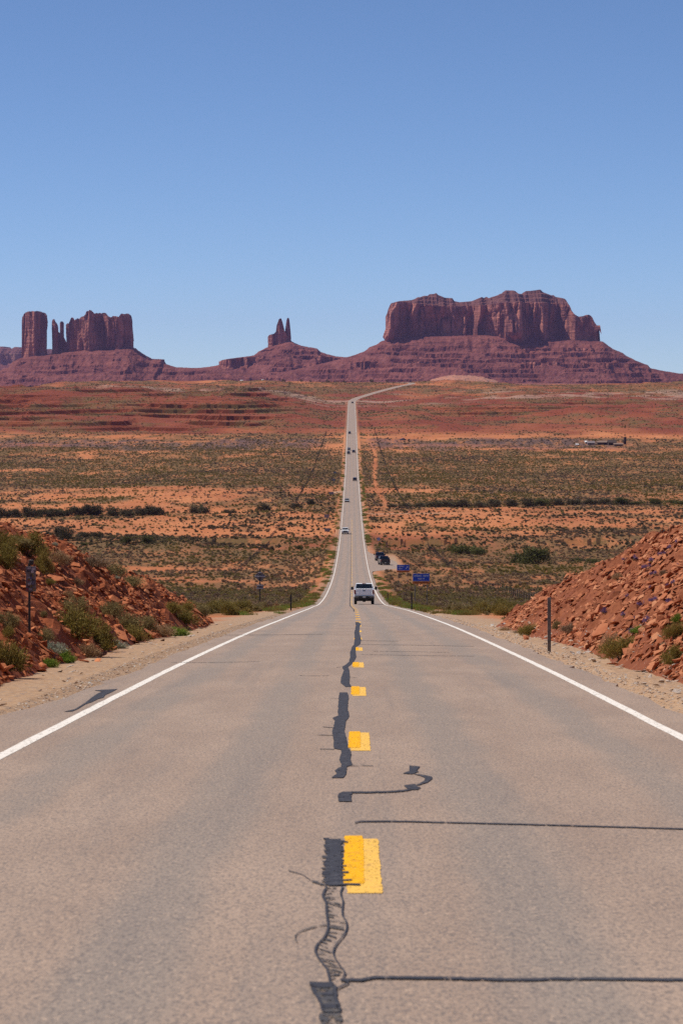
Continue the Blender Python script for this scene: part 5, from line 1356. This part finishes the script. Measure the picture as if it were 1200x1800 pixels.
marker_post(511.2, 1073, 196, 27, 'dark marker post at the left road edge near the crest', M_dpost, 0.09)
# stickered plate on the left bank
X, Y, Z = hit(52, 1133)
t = empty('stickered_sign', (X, Y, Z)); tag(t, 'narrow upright plate covered with stickers on a post, left bank', 'sign')
u_ = Y / F
bm = bmesh.new(); bm_box(bm, (0, 0.02, 64 * u_), (4.2 * u_, 3.0 * u_, 140 * u_), 0.004); po = bm_obj('post', bm, M_dpost, t)
bm = bmesh.new(); bm_box(bm, (3.0 * u_, 0.02, 135 * u_), (8 * u_, 4 * u_, 9 * u_), 0.01); bm_obj('cap', bm, M_dpost, t)
bm = bmesh.new(); bm_box(bm, (3.0 * u_, -0.012, 106 * u_), (17.5 * u_, 0.006, 44 * u_), 0.002); pl = bm_obj('plate', bm, M_back, t)
stc = [plain('sticker_%d' % i, c, 0.5, 0, 0.3) for i, c in enumerate([(0.30, 0.28, 0.33), (0.10, 0.12, 0.30), (0.40, 0.38, 0.40), (0.22, 0.05, 0.07), (0.05, 0.045, 0.06), (0.20, 0.16, 0.05), (0.18, 0.16, 0.22), (0.09, 0.08, 0.11)])]
rs = random.Random(5)
for i in range(34):
    w_, h_ = rs.uniform(2.5, 6.5) * u_, rs.uniform(2, 5.5) * u_
    x_ = rs.uniform(-8.4 * u_ + w_ / 2, 8.4 * u_ - w_ / 2); z_ = rs.uniform(-21.5 * u_ + h_ / 2, 21.5 * u_ - h_ / 2)
    bm = bmesh.new(); bm_box(bm, (3.0 * u_ + x_, -0.0165 - 0.0012 * i, 106 * u_ + z_), (w_, 0.001, h_), 0, Matrix.Rotation(rs.uniform(-.3, .3), 3, 'Y')); bm_obj('sticker', bm, rs.choice(stc), pl)
# diamond warning sign seen from behind
Y = 284.0; X = XatPix(457, Y); zg = float(gz(X, Y))
t = empty('warning_sign', (X, Y, zg)); tag(t, 'diamond warning sign seen from behind, left of the road', 'road sign')
u_ = Y / F; zc = EYE - (1013 - CY) * u_ - zg
bm = bmesh.new(); bm_box(bm, (0, -0.03, (zc + 11 * u_) / 2), (2.0 * u_, 0.06, zc + 11 * u_ + 0.3), 0.005); bm_obj('post', bm, M_dpost, t)
bm = bmesh.new(); sd_ = 14.2 * u_; bm_box(bm, (0, 0.02, zc), (sd_, 0.012, sd_), 0.004, Matrix.Rotation(PI / 4, 3, 'Y')); bm_obj('diamond_panel', bm, M_back, t)
bm = bmesh.new(); bm_box(bm, (0, 0.02, zc - 18.5 * u_), (11.5 * u_, 0.012, 8.5 * u_), 0.004); bm_obj('lower_panel', bm, M_back, t)
for z_, w_ in ((zc + 6.5 * u_, 5 * u_), (zc, 18.5 * u_), (zc - 16 * u_, 10.5 * u_), (zc - 21 * u_, 10.5 * u_)):
    bm = bmesh.new(); bm_box(bm, (0, -0.075, z_), (w_, 0.03, 1.5 * u_), 0.004); bm_obj('bracket', bm, M_bracket, t)
# small sign backs down the left side and one pale disc on the right
def small_sign(px, py, wpx, hpx, Y, m, label, shape='rect'):
    X = XatPix(px, Y); zg = float(gz(X, Y)); zc = max(EYE - (py - CY) * Y / F - zg, 1.0)
    t = empty('roadside_sign', (X, Y, zg)); tag(t, label, 'road sign')
    u = Y / F
    bm = bmesh.new(); bm_box(bm, (0, 0.04, zc / 2 - 0.1), (0.08, 0.05, zc + 0.3), 0.005); bm_obj('post', bm, M_steel, t)
    bm = bmesh.new()
    if shape == 'rect': bm_box(bm, (0, 0, zc), (wpx * u, 0.02, hpx * u), 0.01)
    elif shape == 'diamond': bm_box(bm, (0, 0, zc), (wpx * u * .71, 0.02, hpx * u * .71), 0.01, Matrix.Rotation(PI / 4, 3, 'Y'))
    else: bm_cyl(bm, (0, -0.01, zc), (0, 0.01, zc), wpx * u / 2, None, 20)
    p_ = bm_obj('panel', bm, m, t)
    bm = bmesh.new(); bm_box(bm, (0, -0.016, zc), (wpx * u * 0.8, 0.012, 0.06), 0.003); bm_obj('bracket', bm, M_bracket if shape == 'rect' else m, t)
    return t
M_disc = plain('pale_blue_sign_face', (0.36, 0.38, 0.50), 0.5)
small_sign(582, 867, 8.5, 4.5, 1255, M_back, 'wide dark sign back beside the left gravel turnout')
small_sign(574, 907, 8.5, 6, 1000, M_back, 'sign back on sandy ground, middle of the left roadside row')
small_sign(575, 931.5, 9, 6, 860, M_back, 'pale sign back, nearest of the far left roadside row')
small_sign(586.5, 843.5, 5, 4, 1440, M_back, 'tiny sign back left of the road beyond the turnout')
small_sign(588.5, 830.5, 5.5, 3, 1560, M_back, 'tiny sign back, farthest of the left roadside row')
small_sign(588, 936, 2.2, 5.0, 880, M_orange, 'small orange marker panel at the left road edge')
small_sign(665.3, 947.5, 6, 6, 800, M_disc, 'small pale blue round sign right of the road past the turnout', 'disc')

# ------------------------------------------------------------------ fences
M_fpost = plain('fence_post_steel', (0.05, 0.042, 0.036), 0.8, 0.2)
bm = bmesh.new(); bm_box(bm, (0, 0, 0.55), (0.09, 0.09, 1.5), 0.01); FP = bpy.data.meshes.new('post'); bm.to_mesh(FP); bm.free(); FP.materials.append(M_fpost)
M_wire = plain('fence_wire', (0.10, 0.085, 0.075), 0.6, 0.6)
for side, y0, y1, lb in ((-1, 560, 2240, 'long wire fence running parallel to the road, left side'), (1, 330, 2290, 'long wire fence running parallel to the road, right side')):
    Xs = float(fenceX(side, y0)); t = empty('wire_fence', (Xs, y0, float(gz(Xs, y0)))); tag(t, lb, 'fence')
    ys = np.concatenate([np.arange(y0, min(900, y1), 5.0), np.arange(900, y1, 12.0)])
    for y_ in ys:
        x_ = float(fenceX(side, y_)); o = bpy.data.objects.new('post', FP); link(o, t)
        o.location = (x_ - Xs, y_ - y0, float(gz(x_, y_)) - t.location.z); o.rotation_euler = (random.gauss(0, .03), random.gauss(0, .03), 0)
    Vs, Fs = [], []
    zs = gz(fenceX(side, ys), ys)
    for hgt in (0.45, 0.8, 1.15):
        for i, y_ in enumerate(ys):
            x_ = float(fenceX(side, y_)) - Xs
            for dx, dz_ in ((-.006, -.004), (.006, -.004), (0, .007)): Vs.append((x_ + dx, y_ - y0, float(zs[i]) - t.location.z + hgt + dz_))
            if i:
                b0 = len(Vs) - 6
                for k_ in range(3): Fs.append((b0 + k_, b0 + (k_ + 1) % 3, b0 + 3 + (k_ + 1) % 3, b0 + 3 + k_))
    obj('wire', np_mesh('wire', Vs, Fs, [M_wire]), t)

# ------------------------------------------------------------------ far homestead and distant houses
M_shed = plain('dark_timber_wall', (0.05, 0.028, 0.022), 0.9, 0, 0.2); M_tin = plain('pale_tin_roof', (0.22, 0.14, 0.10), 0.7, 0, 0.15); M_wall = plain('tan_stucco_wall', (0.17, 0.09, 0.065), 0.9, 0, 0.15)
M_hwhite = plain('white_house_wall', (0.72, 0.70, 0.68), 0.8); M_hroof = plain('grey_house_roof', (0.18, 0.14, 0.14), 0.8)
def house(name, px, by, wpx, hpx, depth, label, wallm, roofm, cat='building', gable=0.35, Y=None, group=None):
    Y = Yof(by) if Y is None else Y
    X = XatPix(px, Y); u = Y / F; W = wpx * u; H = hpx * u
    z = float(gz(X, Y))
    t = empty(name, (X, Y, z)); tag(t, label, cat, group)
    hw = H * (1 - gable)
    bm = bmesh.new(); bm_extrude_profile(bm, [(-depth / 2, -0.5), (depth / 2, -0.5), (depth / 2, hw), (0, H - 0.1), (-depth / 2, hw)], 'x', -W / 2, W / 2); wl = bm_obj('wall', bm, wallm, t)
    bm = bmesh.new()
    e_ = 0.35
    bm_extrude_profile(bm, [(-depth / 2 - e_, hw - 0.1), (0, H), (depth / 2 + e_, hw - 0.1), (depth / 2 + e_, hw + 0.08), (0, H + 0.2), (-depth / 2 - e_, hw + 0.08)], 'x', -W / 2 - e_, W / 2 + e_); bm_obj('roof', bm, roofm, t)
    bm = bmesh.new(); bm_box(bm, (-W * 0.1, -depth / 2 - 0.02, hw * 0.42), (0.9, 0.08, hw * 0.84), 0.01); bm_obj('door', bm, M_shed, t)
    for s in (-0.32, 0.25):
        bm = bmesh.new(); bm_box(bm, (W * s, -depth / 2 - 0.02, hw * 0.58), (min(1.1, W * 0.2), 0.08, hw * 0.36), 0.01); bm_obj('window', bm, M_glass, t)
    return t
house('long_shed', 1060, 780, 22, 6.6, 6, 'long low shed with pale roof in the far right homestead', M_shed, M_tin)
house('dark_barn', 1074.5, 781, 13, 8.6, 8, 'dark peaked barn joined to the long shed, far right', M_shed, M_shed, gable=0.5)
house('low_hut', 1085.5, 782.3, 15, 4.6, 5, 'low tan hut right of the dark barn', M_wall, M_tin)
house('grey_cabin', 1037.5, 780, 12, 5.6, 6, 'grey rounded cabin at the left of the homestead', M_hroof, M_hroof, gable=0.55)
house('white_shed', 1029.5, 779, 4, 4.4, 3, 'small white shed beside the grey cabin', M_hwhite, M_hwhite)
house('white_box_hut', 1013.5, 780, 4, 2.4, 3, 'tiny white hut, leftmost of the homestead', M_hwhite, M_hwhite)
# tall dark tower
Yt_ = Yof(780.5); Xt_ = XatPix(1097.6, Yt_); ut = Yt_ / F
t = empty('dark_tower', (Xt_, Yt_, float(gz(Xt_, Yt_)))); tag(t, 'tall narrow dark tower right of the homestead huts', 'tower')
bm = bmesh.new(); bm_box(bm, (0, 0, 4.4 * ut), (4.6 * ut, 4.2 * ut, 9.4 * ut), 0.05, taper=(0.85, 0.85)); bm_obj('stand', bm, M_shed, t)
bm = bmesh.new(); bm_cyl(bm, (0, 0, 5.6 * ut), (0, 0, 12.6 * ut), 2.6 * ut, 2.5 * ut, 14); bm_cyl(bm, (0, 0, 12.6 * ut), (0, 0, 13.4 * ut), 2.6 * ut, 0.4 * ut, 14); bm_obj('tank', bm, M_shed, t)
for px, wd, ht, lb in [(425, 4.5, 2.4, 'tiny white house far off below the two pronged butte, left one'), (461.5, 3.2, 3.4, 'tiny white house far off below the two pronged butte, right one'), (484, 3, 2.2, 'tiny grey house far off, right of the white ones')]:
    house('far_house', px, 0, wd, ht, 7, lb, M_hwhite if wd > 3 else M_hroof, M_hwhite if wd > 3 else M_hroof, 'house', 0.3, 4085)

# ------------------------------------------------------------------ air
m, n, b = mat('dusty_air')
n.nodes.remove(b)
vol = n.nodes.new('ShaderNodeVolumePrincipled')
vol.inputs['Color'].default_value = (0.68, 0.52, 1.0, 1)
vol.inputs['Density'].default_value = 1.6e-5
vol.inputs['Anisotropy'].default_value = 0.25
n.links.new(vol.outputs['Volume'], n.nodes['Material Output'].inputs['Volume'])
bm = bmesh.new(); bm_box(bm, (0, 8300, 175), (9000, 17400, 520)); hz = bm_obj('haze', bm, m); tag(hz, 'thin bluish haze filling the valley air', None, None, 'stuff')
hz.display_type = 'WIRE'
